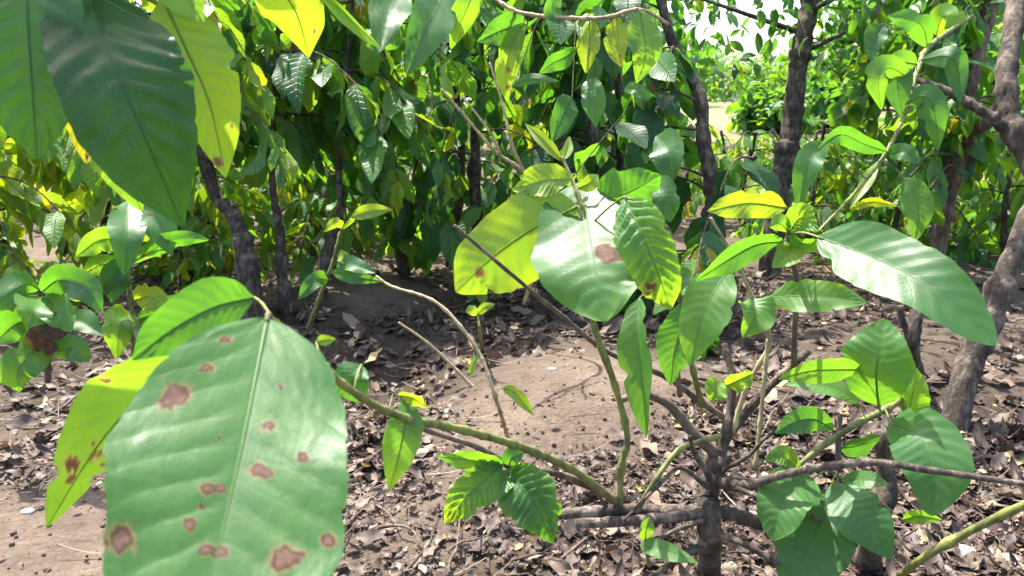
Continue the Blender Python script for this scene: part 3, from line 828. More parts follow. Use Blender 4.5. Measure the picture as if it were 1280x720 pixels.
# far trees ------------------------------------------------------------
far = [(-420, 15, 5.5, 3.2, .3), (-120, 13, 5.2, 3, .34), (150, 14, 5.5, 3.2, .34), (380, 15, 5.5, 3.4, .3), (560, 13, 5, 3.2, .25), (720, 13, 5.2, 3.2, .25), (690, 16, 4.2, 2.2, .3),
       (850, 34, 2.2, 2.2, .42), (1015, 30, 1.7, 1.8, .45), (1072, 24, 3.9, 1.7, .35), (1330, 15, 5.0, 3.0, .36), (1400, 14, 5.4, 3.2, .33), (1700, 15, 5.4, 3.2, .33), (1140, 36, 5, 3, .4), (890, 42, 2.3, 2.0, .4), (940, 44, 1.5, 2.0, .45), (985, 40, 2.0, 2.0, .42), (1050, 46, 1.9, 2.4, .42), (1105, 30, 3.6, 2.0, .38), (1030, 18, 1.0, .9, .34), (962, 17, .9, .8, .36)]
fl = ['broad tree beyond the rows, far outside at left', 'tree beyond the rows behind the left edge', 'tree beyond the rows behind the hanging leaves at left', 'tree beyond the rows over the curved trunk',
      'dark tree beyond the rows behind the middle shrub', 'dark tree beyond the rows behind the round leaved shrub', 'smaller tree beyond the rows behind the round leaved shrub',
      'small distant tree close to the left rim of the sky gap', 'pale low distant tree just right of the knotted trunk', 'thin distant tree standing alone in the right part of the sky gap',
      'tree beyond the rows behind the reddish leaning trunk', 'tree beyond the rows at the right edge', 'tree beyond the rows, farthest to the right', 'big distant tree behind the right rim of the sky gap', 'distant tree at the far left end of the sky gap', 'lowest distant tree in the middle of the sky gap, left of the knotted trunk', 'distant bushy tree just behind the knotted trunk', 'distant tree low between the knotted trunk and the lone thin tree', 'distant tree at the right end of the sky gap',
      'low round bush in the field right of the knotted trunk', 'low round bush in the field left of the knotted trunk']
for i, ((px, d, H, cw, tn), lb) in enumerate(zip(far, fl)):
    b = P(px, 110, d); b[2] = float(ground_z(b[0], b[1]))
    tree(lb, b, H, cw, 300 + i, tone=tn, n=2600 if d < 17 else 1500, lsize=.26 if d < 17 else .3, group='trees beyond the coffee rows', crown0=.4 if d == 24 else .12, r=.1 if H > 3 else .05)

# ================================================================== NEAR PLANTS
NEAR = True
def near_plants():
    # ---------- the cut back shrub in the middle
    b = G(888, 700)
    A = thing('coffee_shrub', b, 'cut back coffee stump with fresh green shoots and large leaves in the middle', 'coffee shrub')
    wd = 1.42
    st = MB(); W = [b - UP * .05, P(886, 665, 1.46), P(884, 620, 1.47), P(898, 570, 1.48)]
    tube(st, W, .024, .020, sides=16, n=44, rough=.12, knots=3, seed=9)
    st.build('stump', M_BARK, A, b)
    stem(A, 'branch', [(890, 640, 1.46), (840, 640, 1.44), (780, 638, 1.41), (705, 642, 1.38)], 10.5, 7, M_DEADWOOD, rough=.12, knots=3, seed=1)
    stem(A, 'branch', [(955, 655, 1.45), (900, 640, 1.45), (830, 648, 1.40), (720, 655, 1.36)], 9, 6, M_DEADWOOD, rough=.12, knots=2, seed=2)
    stem(A, 'branch', [(895, 600, 1.47), (920, 606, 1.44), (945, 606, 1.42)], 10, 7, M_DEADWOOD, rough=.14, knots=2, seed=3)
    stem(A, 'branch', [(905, 575, 1.48), (870, 545, 1.46), (835, 505, 1.45), (800, 492, 1.44), (777, 500, 1.42)], 8, 4, M_BROWNTWIG, knots=2, seed=4)
    dk = stem(A, 'branch', [(918, 530, 1.48), (880, 505, 1.46), (830, 470, 1.42), (760, 440, 1.36), (690, 385, 1.28), (630, 335, 1.2), (568, 282, 1.15)], 4.4, 2.0, M_BROWNTWIG, rough=.08, knots=5, seed=5)
    stem(A, 'branch', [(905, 552, 1.48), (925, 525, 1.48), (955, 490, 1.46), (985, 462, 1.45), (1012, 438, 1.44)], 6.5, 4.5, M_DEADWOOD, rough=.1, knots=2, seed=6)
    stem(A, 'branch', [(850, 495, 1.45), (846, 460, 1.42), (838, 440, 1.40)], 3.5, 2.5, M_BROWNTWIG, seed=7)
    stem(A, 'branch', [(795, 640, 1.40), (818, 602, 1.38), (850, 562, 1.40), (900, 545, 1.46)], 3.2, 3.2, M_STEM, seed=8, knots=2)
    for k, (tw_, r_) in enumerate([([(885, 610, 1.44), (850, 585, 1.40), (820, 610, 1.38), (780, 650, 1.37)], 3), ([(900, 590, 1.46), (935, 570, 1.42), (960, 545, 1.41), (1005, 520, 1.42)], 3), ([(880, 650, 1.42), (840, 665, 1.38), (800, 690, 1.36)], 3.2),
                                   ([(890, 600, 1.44), (870, 570, 1.40), (862, 545, 1.39)], 4), ([(920, 610, 1.42), (960, 625, 1.38), (1005, 640, 1.37), (1060, 670, 1.38)], 3.4), ([(890, 665, 1.44), (930, 680, 1.38), (975, 705, 1.36)], 5), ([(880, 680, 1.44), (845, 700, 1.38), (815, 722, 1.36)], 5),
                                   ([(902, 565, 1.47), (912, 520, 1.47), (915, 470, 1.48), (905, 430, 1.50)], 7), ([(760, 636, 1.40), (742, 610, 1.38), (735, 590, 1.37)], 2.4)]):
        stem(A, 'branch', tw_, r_, r_ * .6, M_BARK if k % 2 else M_DEADWOOD, rough=.12, knots=2, seed=60 + k)
    # upright green shoot
    s1 = stem(A, 'shoot', [(775, 632, 1.40), (776, 585, 1.39), (784, 545, 1.38), (768, 480, 1.35), (745, 415, 1.31), (732, 350, 1.27), (730, 292, 1.24)], 4.2, 3.8, M_STEM, knots=3, seed=10)
    near_leaf(s1, [(722, 258, 1.24), (668, 285, 1.27), (612, 325, 1.31), (570, 366, 1.36)], 104, roll=-8, tone=.62, fold=.1, wave=.10, corr=.02, q=.65, petiole=(731, 290, 1.24), spots=[(.78, .1, .028), (.35, .5, .01), (.6, -.5, .008)], bites=1, seed=1, edge_tone=.1, label='yellow green leaf glowing against the light')
    near_leaf(s1, [(716, 224, 1.26), (680, 226, 1.27), (640, 238, 1.29)], 44, roll=20, tone=.66, fold=.25, wave=.15, corr=.05, petiole=(728, 262, 1.24), seed=2, edge_tone=.1)
    near_leaf(s1, [(728, 226, 1.32), (736, 285, 1.22), (746, 345, 1.15), (758, 402, 1.12)], 144, roll=5, tone=.30, fold=.14, wave=.12, corr=.012, twist=6, q=.62, petiole=(731, 290, 1.24), spots=[(.52, .22, .05), (.58, .3, .035)], bites=1, seed=3, tip_tone=.2, label='large pale leaf with a brown dead patch')
    near_leaf(s1, [(742, 250, 1.30), (782, 242, 1.22), (826, 218, 1.17)], 66, roll=-14, tone=.26, fold=.2, wave=.15, corr=.03, seed=4, bites=1, petiole=(734, 285, 1.24))
    near_leaf(s1, [(780, 246, 1.14), (802, 292, 1.10), (822, 340, 1.10), (838, 388, 1.13)], 74, roll=14, tone=.42, fold=.22, wave=.06, corr=.12, petiole=(735, 285, 1.25), spots=[(.75, -.55, .03), (.8, -.75, .02)], seed=5, tip_tone=.2, edge_tone=.15)
    # young tip above
    tip = stem(A, 'shoot', [(731, 292, 1.24), (728, 262, 1.25), (715, 225, 1.27), (702, 196, 1.28)], 4, 2, M_STEM, seed=11)
    near_leaf(tip, [(703, 202, 1.28), (682, 178, 1.29), (656, 154, 1.31)], 17, tone=.72, fold=.5, seed=6, nu=20, nv=8)
    near_leaf(tip, [(703, 200, 1.28), (709, 188, 1.29), (712, 170, 1.3)], 14, tone=.72, fold=.4, seed=7, nu=20, nv=8)
    near_leaf(tip, [(722, 236, 1.27), (738, 228, 1.26), (748, 218, 1.27)], 20, tone=.7, seed=8, nu=20, nv=8)
    # hanging leaves right of the shoot, on the dark twig
    s2 = stem(A, 'shoot', [(878, 508, 1.46), (868, 470, 1.42), (858, 420, 1.40), (850, 372, 1.38), (835, 345, 1.36)], 3.6, 2.6, M_STEM, seed=12, knots=2)
    near_leaf(s2, [(800, 372, 1.36), (797, 415, 1.33), (803, 480, 1.32), (808, 548, 1.33)], 50, roll=30, tone=.36, fold=.55, wave=.12, petiole=(838, 350, 1.36), bites=2, seed=9)
    near_leaf(s2, [(852, 378, 1.38), (850, 410, 1.37), (842, 445, 1.37), (838, 482, 1.38)], 52, roll=-15, tone=.30, fold=.15, seed=10, bites=2, petiole=(848, 368, 1.38))
    # shoot carrying the bent leaf and the low young leaves
    s3 = stem(A, 'shoot', [(915, 540, 1.47), (935, 480, 1.44), (962, 425, 1.40), (938, 365, 1.37), (912, 312, 1.34), (888, 272, 1.32)], 3.4, 1.4, M_TWIG, seed=13, knots=3)
    near_leaf(s3, [(912, 336, 1.30), (892, 365, 1.27), (875, 405, 1.26), (862, 458, 1.27)], 64, roll=10, tone=.42, fold=.12, wave=.08, corr=.02, seed=11, petiole=(915, 318, 1.34), bites=1)
    near_leaf(s3, [(980, 302, 1.30), (945, 306, 1.24), (908, 326, 1.22), (868, 352, 1.24)], 40, roll=-38, tone=.3, fold=.25, wave=.12, seed=70, petiole=(990, 298, 1.33))
    near_leaf(s3, [(984, 260, 1.33), (935, 254, 1.30), (884, 264, 1.27)], 40, roll=-10, tone=.74, fold=.15, wave=.2, seed=12, bites=1, petiole=(995, 272, 1.34))
    near_leaf(s3, [(940, 372, 1.37), (945, 392, 1.34), (928, 422, 1.33)], 48, roll=-20, tone=.45, fold=.3, seed=13, wave=.2)
    # shoot with the big right leaf
    s4 = stem(A, 'shoot', [(992, 470, 1.45), (993, 420, 1.40), (996, 360, 1.35), (990, 318, 1.30), (985, 290, 1.28)], 4, 3.2, M_BROWNTWIG, seed=14, knots=2)
    near_leaf(s4, [(1022, 296, 1.18), (1090, 322, 1.10), (1165, 362, 1.02), (1245, 432, .97)], 94, roll=-26, tone=.24, fold=.16, wave=.07, corr=.02, q=.62, petiole=(988, 292, 1.27), seed=14, twist=-14, label='large pale leaf reaching right over the trunks')
    near_leaf(s4, [(960, 372, 1.36), (1000, 370, 1.32), (1040, 372, 1.29), (1084, 378, 1.27)], 46, roll=-20, tone=.4, fold=.15, wave=.12, seed=15, petiole=(994, 380, 1.37), edge_tone=.2, bites=2)
    near_leaf(s4, [(985, 292, 1.28), (1002, 272, 1.26), (1024, 288, 1.22)], 40, roll=20, tone=.55, fold=.2, corr=.12, wave=.1, seed=16)
    near_leaf(s4, [(984, 296, 1.28), (1005, 305, 1.25), (1034, 300, 1.22)], 30, roll=50, tone=.42, fold=.2, corr=.08, seed=17)
    near_leaf(s4, [(992, 300, 1.29), (985, 318, 1.26), (965, 335, 1.25)], 34, roll=10, tone=.66, fold=.3, seed=18)
    near_leaf(s4, [(986, 290, 1.28), (975, 280, 1.26), (962, 284, 1.26)], 24, roll=10, tone=.5, fold=.3, seed=28)
    s5 = stem(A, 'shoot', [(944, 586, 1.42), (950, 530, 1.42), (956, 470, 1.41), (960, 424, 1.40)], 3, 2.2, M_TWIG, seed=15, knots=2)
    near_leaf(s5, [(908, 482, 1.42), (925, 474, 1.40), (942, 466, 1.40)], 30, roll=30, tone=.62, fold=.4, seed=19, wave=.2)
    near_leaf(s5, [(902, 476, 1.42), (895, 488, 1.40), (888, 502, 1.40)], 32, roll=-10, tone=.62, fold=.3, seed=20, wave=.2)
    # long shoot reaching to the camera at left
    s6 = stem(A, 'shoot', [(770, 628, 1.40), (720, 590, 1.25), (655, 560, 1.08), (580, 538, .94), (500, 520, .83), (440, 489, .75), (385, 440, .68), (338, 398, .62)], 4.6, 4.0, M_STEM, knots=4, seed=16, n=50)
    near_leaf(s6, [(334, 398, .60), (306, 540, .52), (272, 690, .46), (222, 900, .40)], 290, roll=3, tone=.31, fold=.10, wave=.07, twist=10, corr=.006, q=.58, petiole=(338, 398, .62), seed=21, nu=170, nv=90,
              spots=[(.27, -.7, .024), (.10, -.6, .012), (.185, -.55, .012), (.31, .23, .017), (.44, .2, .017), (.445, .27, .012), (.40, .6, .014), (.51, -.2, .018), (.505, -.1, .01), (.61, -.3, .012), (.667, .0, .016), (.665, -.1, .012), (.67, .55, .024), (.62, .86, .016), (.66, -.85, .022), (.56, -.22, .005), (.2, .3, .005), (.36, -.2, .004)],
              label='very large pale green leaf with brown dead spots close to the camera')
    near_leaf(s6, [(225, 440, .66), (180, 490, .68), (120, 560, .71), (58, 660, .76)], 108, roll=22, rnd_spots=8, tone=.52, fold=.12, wave=.1, corr=.015, petiole=(330, 402, .63), seed=22, nu=70, nv=30, spots=[(.42, .25, .012), (.36, .3, .009), (.8, -.2, .014), (.55, .5, .008)], bites=2, label='narrow yellow green leaf behind the spotted leaf')
    near_leaf(s6, [(318, 372, .70), (268, 384, .66), (215, 412, .64), (165, 450, .63)], 78, roll=-14, tone=.26, fold=.12, wave=.06, petiole=(342, 402, .64), seed=23, label='dark leaf behind the top of the spotted leaf')
    near_leaf(s6, [(512, 496, .86), (506, 530, .84), (498, 570, .84), (486, 614, .85)], 46, roll=-12, tone=.40, fold=.12, wave=.1, seed=24, tip_tone=.35, petiole=(516, 522, .85), bites=1)
    near_leaf(s6, [(498, 494, .86), (515, 497, .85), (536, 510, .86)], 22, roll=40, tone=.75, fold=.4, seed=25, rnd_spots=5, wave=.2)
    near_leaf(s6, [(452, 456, .78), (440, 474, .77), (448, 504, .78)], 48, roll=20, tone=.28, fold=.15, seed=26, petiole=(442, 490, .75))
    near_leaf(s6, [(395, 428, .72), (406, 425, .72), (420, 424, .72)], 14, tone=.72, seed=27, nu=20, nv=8)
    # lower brown twig of the same shoot with three curled leaves
    s7 = stem(A, 'shoot', [(640, 585, 1.15), (600, 560, 1.10), (555, 545, 1.06), (500, 525, 1.02)], 4, 3, M_BROWNTWIG, seed=17, knots=2)
    s7b = stem(A, 'shoot', [(770, 625, 1.40), (705, 595, 1.27), (640, 585, 1.15)], 4.5, 4, M_BROWNTWIG, seed=18, knots=1)
    near_leaf(s7, [(628, 582, 1.13), (605, 600, 1.08), (582, 622, 1.06), (556, 656, 1.07)], 56, roll=-20, tone=.42, fold=.2, corr=.12, wave=.15, seed=29, tip_tone=.35, bites=1)
    near_leaf(s7, [(634, 588, 1.14), (655, 612, 1.10), (675, 640, 1.09), (690, 680, 1.10)], 72, roll=14, tone=.30, fold=.2, corr=.10, wave=.15, seed=30, bites=2, edge_tone=.15)
    near_leaf(s7, [(630, 582, 1.13), (595, 576, 1.08), (545, 570, 1.05)], 28, roll=-25, tone=.42, fold=.15, wave=.15, seed=31)
    near_leaf(s7, [(636, 582, 1.13), (640, 572, 1.12), (655, 566, 1.12)], 26, roll=0, tone=.28, fold=.15, seed=32)
    near_leaf(s7, [(640, 590, 1.14), (625, 605, 1.11), (612, 628, 1.10)], 36, roll=20, tone=.36, fold=.2, corr=.08, seed=33)

    # ---------- leafy regrowth low at the right
    b2 = G(1085, 690)
    B = thing('coffee_shrub', b2, 'low leafy coffee regrowth with round green leaves, bottom right', 'coffee shrub')
    st = MB(); tube(st, [b2 - UP * .05, P(1095, 660, 1.5), P(1108, 600, 1.5), P(1100, 540, 1.48)], .024, .016, sides=10, n=16, rough=.12, knots=2, seed=19)
    st.build('stump', M_BARK, B, b2)
    q0 = stem(B, 'branch', [(990, 588, 1.40), (1030, 556, 1.41), (1075, 528, 1.42), (1110, 510, 1.44), (1150, 482, 1.48)], 3.6, 4.2, M_STEM, seed=20, knots=3)
    q1 = stem(B, 'branch', [(938, 606, 1.38), (985, 592, 1.34), (1040, 582, 1.31), (1095, 578, 1.28), (1170, 589, 1.26), (1285, 606, 1.24)], 5.6, 4.0, M_DEADWOOD, seed=21, knots=3, rough=.09)
    q2 = stem(B, 'shoot', [(1050, 590, 1.42), (1048, 560, 1.42), (1050, 520, 1.42)], 4, 3, M_BROWNTWIG, seed=22)
    near_leaf(q0, [(1098, 508, 1.42), (1095, 470, 1.38), (1100, 435, 1.37), (1106, 398, 1.38)], 84, roll=-14, tone=.36, fold=.15, wave=.08, seed=40, petiole=(1100, 514, 1.43), q=.75)
    near_leaf(q0, [(1080, 462, 1.40), (1045, 462, 1.36), (1010, 464, 1.34), (972, 474, 1.33)], 36, roll=-30, tone=.42, fold=.12, seed=41, petiole=(1098, 500, 1.42))
    near_leaf(q0, [(1075, 505, 1.42), (1050, 488, 1.42), (1015, 480, 1.42), (982, 481, 1.43)], 32, roll=40, tone=.52, fold=.15, seed=42)
    near_leaf(q0, [(1042, 538, 1.41), (1018, 524, 1.38), (992, 528, 1.36), (968, 542, 1.35)], 34, roll=-15, tone=.24, fold=.2, seed=43)
    near_leaf(q0, [(1112, 528, 1.40), (1150, 545, 1.33), (1168, 590, 1.29), (1164, 645, 1.28)], 86, roll=-18, tone=.30, fold=.14, wave=.07, seed=44, q=.6, petiole=(1106, 512, 1.43), label='rounded fresh green leaf crossed by the dead stick')
    near_leaf(q0, [(1135, 522, 1.45), (1140, 495, 1.43), (1146, 460, 1.42)], 40, roll=20, tone=.58, fold=.2, wave=.15, seed=45)
    near_leaf(q0, [(1140, 500, 1.46), (1150, 512, 1.44), (1158, 524, 1.44)], 26, roll=0, tone=.5, fold=.2, seed=46)
    near_leaf(q2, [(1016, 598, 1.40), (990, 615, 1.36), (975, 640, 1.34), (965, 675, 1.34)], 70, roll=16, tone=.38, fold=.2, wave=.1, seed=47, q=.7, petiole=(1045, 585, 1.42))
    near_leaf(q2, [(1046, 616, 1.41), (1028, 650, 1.37), (1006, 690, 1.35), (980, 735, 1.35)], 100, roll=10, tone=.2, fold=.12, wave=.07, seed=48, q=.7, petiole=(1048, 590, 1.42))
    near_leaf(q2, [(1040, 603, 1.38), (1062, 630, 1.32), (1088, 660, 1.29), (1116, 700, 1.28)], 66, roll=-14, tone=.26, fold=.12, wave=.05, seed=49, petiole=(1048, 590, 1.42))
    near_leaf(q2, [(1052, 598, 1.41), (1080, 600, 1.36), (1112, 606, 1.33)], 26, roll=-30, tone=.34, fold=.15, seed=50)
    near_leaf(q2, [(1000, 588, 1.40), (980, 572, 1.38), (955, 575, 1.37)], 28, roll=20, tone=.56, fold=.25, corr=.1, seed=51)
    near_leaf(q2, [(1128, 650, 1.42), (1150, 645, 1.40), (1178, 650, 1.39)], 20, roll=30, tone=.5, fold=.2, seed=52)
    near_leaf(q2, [(1050, 560, 1.42), (1075, 556, 1.42), (1100, 548, 1.43)], 40, roll=50, tone=.22, fold=.2, seed=53)

    # ---------- branch hanging into the frame, top left
    c0 = P(150, -120, .80)
    C = thing('coffee_branch', c0, 'coffee branch hanging in close at top left with long dark leaves', 'branch')
    m0 = stem(C, 'stem', [(-160, -160, .72), (0, -95, .78), (110, -45, .82), (190, 0, .86), (240, 40, .92)], 5, 2.5, M_STEM, seed=30, knots=3)
    near_leaf(m0, [(30, -90, .80), (34, 10, .77), (40, 105, .77), (46, 202, .79)], 136, roll=14, tone=.22, fold=.18, wave=.08, corr=.05, seed=60, nu=70, nv=28, petiole=(20, -90, .79), label='dark leaf hanging at the left edge')
    near_leaf(m0, [(108, -40, .87), (134, 60, .775), (178, 165, .775), (230, 285, .85)], 148, roll=-10, tone=.06, fold=.16, wave=.07, corr=.05, seed=61, nu=70, nv=28, label='longest dark green hanging leaf')
    near_leaf(m0, [(202, -5, .84), (232, 60, .84), (262, 130, .86), (282, 222, .90)], 96, roll=-6, tone=.64, fold=.15, wave=.08, corr=.02, seed=62, nu=60, nv=24, rnd_spots=4, label='yellow green leaf beside the longest dark one')
    near_leaf(m0, [(230, 20, .92), (262, 60, .95), (292, 105, 1.0)], 44, roll=35, tone=.4, fold=.2, seed=63)
    near_leaf(m0, [(96, 85, .98), (104, 130, .99), (108, 205, 1.0)], 56, roll=10, tone=.92, fold=.2, seed=64, petiole=(85, 60, .95), rnd_spots=4, label='small orange yellow leaf')
    near_leaf(m0, [(140, 175, 1.0), (150, 205, 1.0), (178, 265, 1.02)], 52, roll=10, tone=.55, fold=.15, seed=65, petiole=(130, 150, .95))
    near_leaf(m0, [(205, -60, .85), (225, -20, .82), (255, 30, .82)], 60, roll=20, tone=.6, fold=.2, seed=66)
    shade_stem = stem(C, 'stem', [(-160, -260, .80), (0, -250, .86), (130, -230, .9), (250, -235, .95)], 5, 2.5, M_STEM, seed=47, knots=3)  # unseen stem above the frame, added to carry leaves that shade the close ones
    for k, (x, y, d, dx, dy) in enumerate([(-60, -250, .84, -60, -90), (20, -250, .86, -30, 110), (20, -255, .86, 40, -120), (95, -240, .88, 20, 120), (110, -240, .88, 70, -110), (170, -235, .9, -40, 110), (190, -235, .92, 110, -60), (-80, -250, .82, 10, 120)]):
        near_leaf(shade_stem, [(x, y, d), (x + dx * .5, y + dy * .5, d + .05), (x + dx, y + dy * .8, d + .13)], 120, roll=20, tone=.22, fold=.15, seed=400 + k, nu=24, nv=8)
    sv3 = np.array(SUNV)  # more unseen leaves, added along the sun direction to shade the dark hanging leaves
    for k, (q, dx, w_) in enumerate([((116, -20, .85), 70, 150), ((140, 60, .775), 80, 150), ((170, 140, .775), 80, 140), ((205, 215, .80), 60, 110), ((36, 20, .77), 50, 110), ((40, 110, .77), 50, 110)]):
        wq = P(*q) + sv3 * (.24 + .03 * k)
        a_, b_, c_ = proj(wq + np.array([-.09, -.05, .01])), proj(wq), proj(wq + np.array([.10, .05, -.03]))
        near_leaf(shade_stem, [a_, b_, c_], 150, roll=80, tone=.22, fold=.15, seed=420 + k, nu=24, nv=8)
    D0 = P(330, -140, .95)
    D = thing('coffee_branch', D0, 'branch tip at the top edge with one bright yellow leaf and a pale stalk', 'branch')
    m1 = stem(D, 'stem', [(300, -220, .95), (320, -140, .95), (350, -80, .95), (385, -30, .97), (402, -5, 1.0)], 4, 2.5, M_STEM, seed=31)
    near_leaf(m1, [(322, -70, .95), (348, -20, .97), (372, 20, 1.0), (386, 72, 1.04)], 78, roll=-12, rnd_spots=4, tone=.66, fold=.12, wave=.06, corr=.01, seed=67, nu=60, nv=24)
    near_leaf(m1, [(396, -14, 1.0), (430, 16, .97), (478, 62, .95)], 26, roll=50, tone=.5, fold=.35, seed=68)
    near_leaf(m1, [(380, -50, .97), (430, -40, .98), (480, -10, 1.0)], 60, roll=20, tone=.3, fold=.2, seed=69)

    # ---------- thin branch across the top centre
    E0 = P(640, 15, 2.1)
    E = thing('coffee_branch', E0, 'thin pale branch across the top centre with hanging yellowing leaves', 'branch')
    m2 = stem(E, 'stem', [(560, -60, 2.2), (610, -10, 2.1), (645, 14, 2.05), (700, 22, 2.0), (755, 22, 1.98), (800, 12, 1.98), (835, 30, 2.05)], 2.6, 2, M_TWIG, seed=32, n=40)
    for k, (pts, w, ro, tn) in enumerate([
        ([(596, -40, 2.1), (588, 0, 2.1), (575, 30, 2.12), (563, 62, 2.15)], 34, 10, .5), ([(655, 28, 2.05), (640, 55, 2.05), (632, 90, 2.07), (634, 128, 2.1)], 32, -10, .64),
        ([(742, 26, 2.0), (738, 45, 2.0), (735, 65, 2.0), (732, 92, 2.02)], 30, 10, .72), ([(770, 20, 1.98), (772, 40, 1.98), (772, 62, 1.98), (778, 85, 1.98)], 34, 12, .8),
        ([(800, 12, 1.96), (804, 40, 1.95), (806, 70, 1.95), (796, 104, 1.98)], 42, -8, .5), ([(722, 60, 2.0), (705, 72, 1.95), (688, 80, 1.93), (674, 92, 1.93)], 26, -30, .2),
        ([(640, 108, 2.05), (665, 98, 2.0), (700, 102, 1.97)], 14, 20, .25), ([(735, 98, 2.0), (742, 120, 1.97), (745, 160, 1.97)], 32, 10, .3),
        ([(780, 112, 2.0), (795, 112, 1.97), (812, 126, 1.96)], 18, -20, .3), ([(715, 122, 2.0), (705, 140, 1.97), (690, 178, 1.97)], 34, -12, .22),
        ([(600, 10, 2.1), (620, 25, 2.1), (648, 20, 2.1)], 20, 20, .25), ([(660, 30, 2.1), (632, 36, 2.05), (596, 52, 2.0)], 40, -15, .26),
        ([(560, -30, 2.25), (548, 5, 2.1), (530, 40, 2.0), (508, 96, 1.95)], 56, -8, .27), ([(500, -12, 2.2), (486, 15, 2.08), (474, 66, 2.0)], 52, 8, .27),
        ([(700, 30, 2.0), (690, 10, 2.0), (700, -20, 2.0)], 24, 20, .3), ([(820, 170, 2.2), (835, 190, 2.1), (838, 230, 2.1)], 44, 10, .22), ([(812, 225, 1.9), (830, 245, 1.85), (838, 278, 1.85)], 40, -10, .25)]):
        near_leaf(m2, pts, w, roll=ro, tone=tn, fold=.2, wave=.12, corr=.09, seed=80 + k, nu=26, nv=10, rnd_spots=2 if tn > .6 else 0, bites=1 if tn > .6 else 0)
    # ---------- fine bare stalks in front of the dark shrub
    F0 = G(655, 372)
    F = thing('bare_stalk', F0, 'thin forked pale stalks standing against the dark shrub', 'stalk')
    stem(F, 'stem', [(655, 380, 3.2), (690, 260, 2.9), (655, 215, 2.75), (620, 190, 2.7), (585, 150, 2.65), (552, 112, 2.6)], 2.2, 1.4, M_TWIG, seed=33)
    stem(F, 'stem', [(655, 215, 2.75), (640, 180, 2.7), (628, 130, 2.7), (612, 78, 2.7)], 1.8, 1.2, M_TWIG, seed=34)
    stem(F, 'stem', [(625, 192, 2.7), (612, 165, 2.68), (578, 120, 2.65)], 1.6, 1.1, M_TWIG, seed=35)

    # ---------- right: arching green branch with hanging leaves
    R0 = P(1140, 60, 2.5)
    R = thing('coffee_branch', R0, 'arching green branch at right hung with long drooping leaves', 'branch')
    r0 = stem(R, 'stem', [(1215, 20, 3.9), (1165, 55, 2.9), (1148, 85, 2.6), (1132, 140, 2.5), (1105, 195, 2.4), (1065, 245, 2.3), (1022, 290, 2.2)], 2.3, 1.7, M_STEM, seed=36, n=44)
    for k, (pts, w, ro, tn) in enumerate([
        ([(1140, 100, 2.5), (1112, 85, 2.45), (1098, 100, 2.45), (1102, 138, 2.5)], 36, 10, .4), ([(1146, 80, 2.55), (1125, 80, 2.5), (1122, 110, 2.5), (1130, 150, 2.52)], 36, -10, .34),
        ([(1132, 130, 2.5), (1158, 120, 2.45), (1170, 150, 2.45), (1172, 190, 2.48)], 34, 10, .3), ([(1150, 75, 2.6), (1185, 70, 2.5), (1198, 90, 2.5), (1200, 130, 2.5)], 32, 20, .22),
        ([(1110, 190, 2.4), (1080, 180, 2.35), (1050, 168, 2.32), (1022, 186, 2.3)], 26, -20, .26), ([(1100, 200, 2.4), (1085, 225, 2.38), (1062, 262, 2.36)], 16, 20, .68),
        ([(1062, 262, 2.3), (1090, 252, 2.25), (1122, 258, 2.22)], 13, 20, .8), ([(1035, 180, 2.35), (1015, 195, 2.3), (1005, 225, 2.3), (998, 262, 2.32)], 34, 10, .32),
        ([(1130, 222, 2.4), (1142, 240, 2.38), (1148, 268, 2.38), (1142, 306, 2.4)], 36, -10, .4), ([(1110, 195, 2.4), (1130, 190, 2.35), (1150, 205, 2.33)], 24, -20, .25),
        ([(1160, 60, 2.9), (1150, 30, 2.8), (1110, 20, 2.75)], 34, -20, .3), ([(1170, 45, 3.0), (1180, 20, 2.9), (1210, 25, 2.85)], 34, 20, .6), ([(1105, 30, 2.8), (1095, 45, 2.8), (1088, 76, 2.8)], 28, 10, .2)]):
        near_leaf(r0, pts, w, roll=ro, tone=tn, fold=.2, wave=.1, corr=.06, seed=110 + k, nu=26, nv=10)

    # ---------- young plants near the left edge
    Y0 = G(75, 470)
    Y = thing('coffee_shrub', Y0, 'small young coffee plant with curled leaves low at the left edge', 'coffee shrub')
    y0 = stem(Y, 'stem', [(60, 478, 2.25), (58, 430, 2.22), (52, 390, 2.2), (48, 360, 2.2)], 4, 3, M_BROWNTWIG, seed=37)
    for k, (pts, w, ro, tn) in enumerate([
        ([(50, 362, 2.2), (30, 355, 2.1), (5, 372, 2.05), (-15, 400, 2.05)], 40, -15, .25), ([(52, 365, 2.2), (75, 350, 2.1), (110, 362, 2.05), (128, 392, 2.05)], 42, 15, .25),
        ([(50, 370, 2.2), (45, 385, 2.08), (35, 410, 2.05)], 50, 0, .46), ([(54, 372, 2.2), (70, 388, 2.1), (90, 415, 2.08)], 44, 0, .48), ([(50, 400, 2.2), (20, 405, 2.12), (-8, 430, 2.1)], 46, -10, .3),
        ([(58, 430, 2.2), (40, 440, 2.1), (22, 465, 2.08), (24, 490, 2.1)], 50, 10, .4), ([(62, 440, 2.2), (90, 435, 2.1), (112, 452, 2.1)], 36, 10, .36), ([(56, 400, 2.2), (95, 400, 2.12), (130, 420, 2.1)], 36, -20, .3),
        ([(52, 395, 2.2), (52, 415, 2.18), (56, 448, 2.18)], 34, 30, .1), ([(48, 398, 2.16), (62, 415, 2.12), (60, 446, 2.13)], 34, -20, .1), ([(60, 396, 2.15), (48, 420, 2.11), (46, 442, 2.12)], 26, 10, .1)]):
        near_leaf(y0, pts, w, roll=ro, tone=tn, fold=.25, wave=.15, corr=.05, seed=140 + k, nu=26, nv=10, bites=1, spots=[(.5, 0, 3.0)] if tn <= .1 else ())
    Z0 = G(165, 452)
    Z = thing('coffee_shrub', Z0, 'loose young coffee plant with spotted yellow leaves behind the spotted leaf', 'coffee shrub')
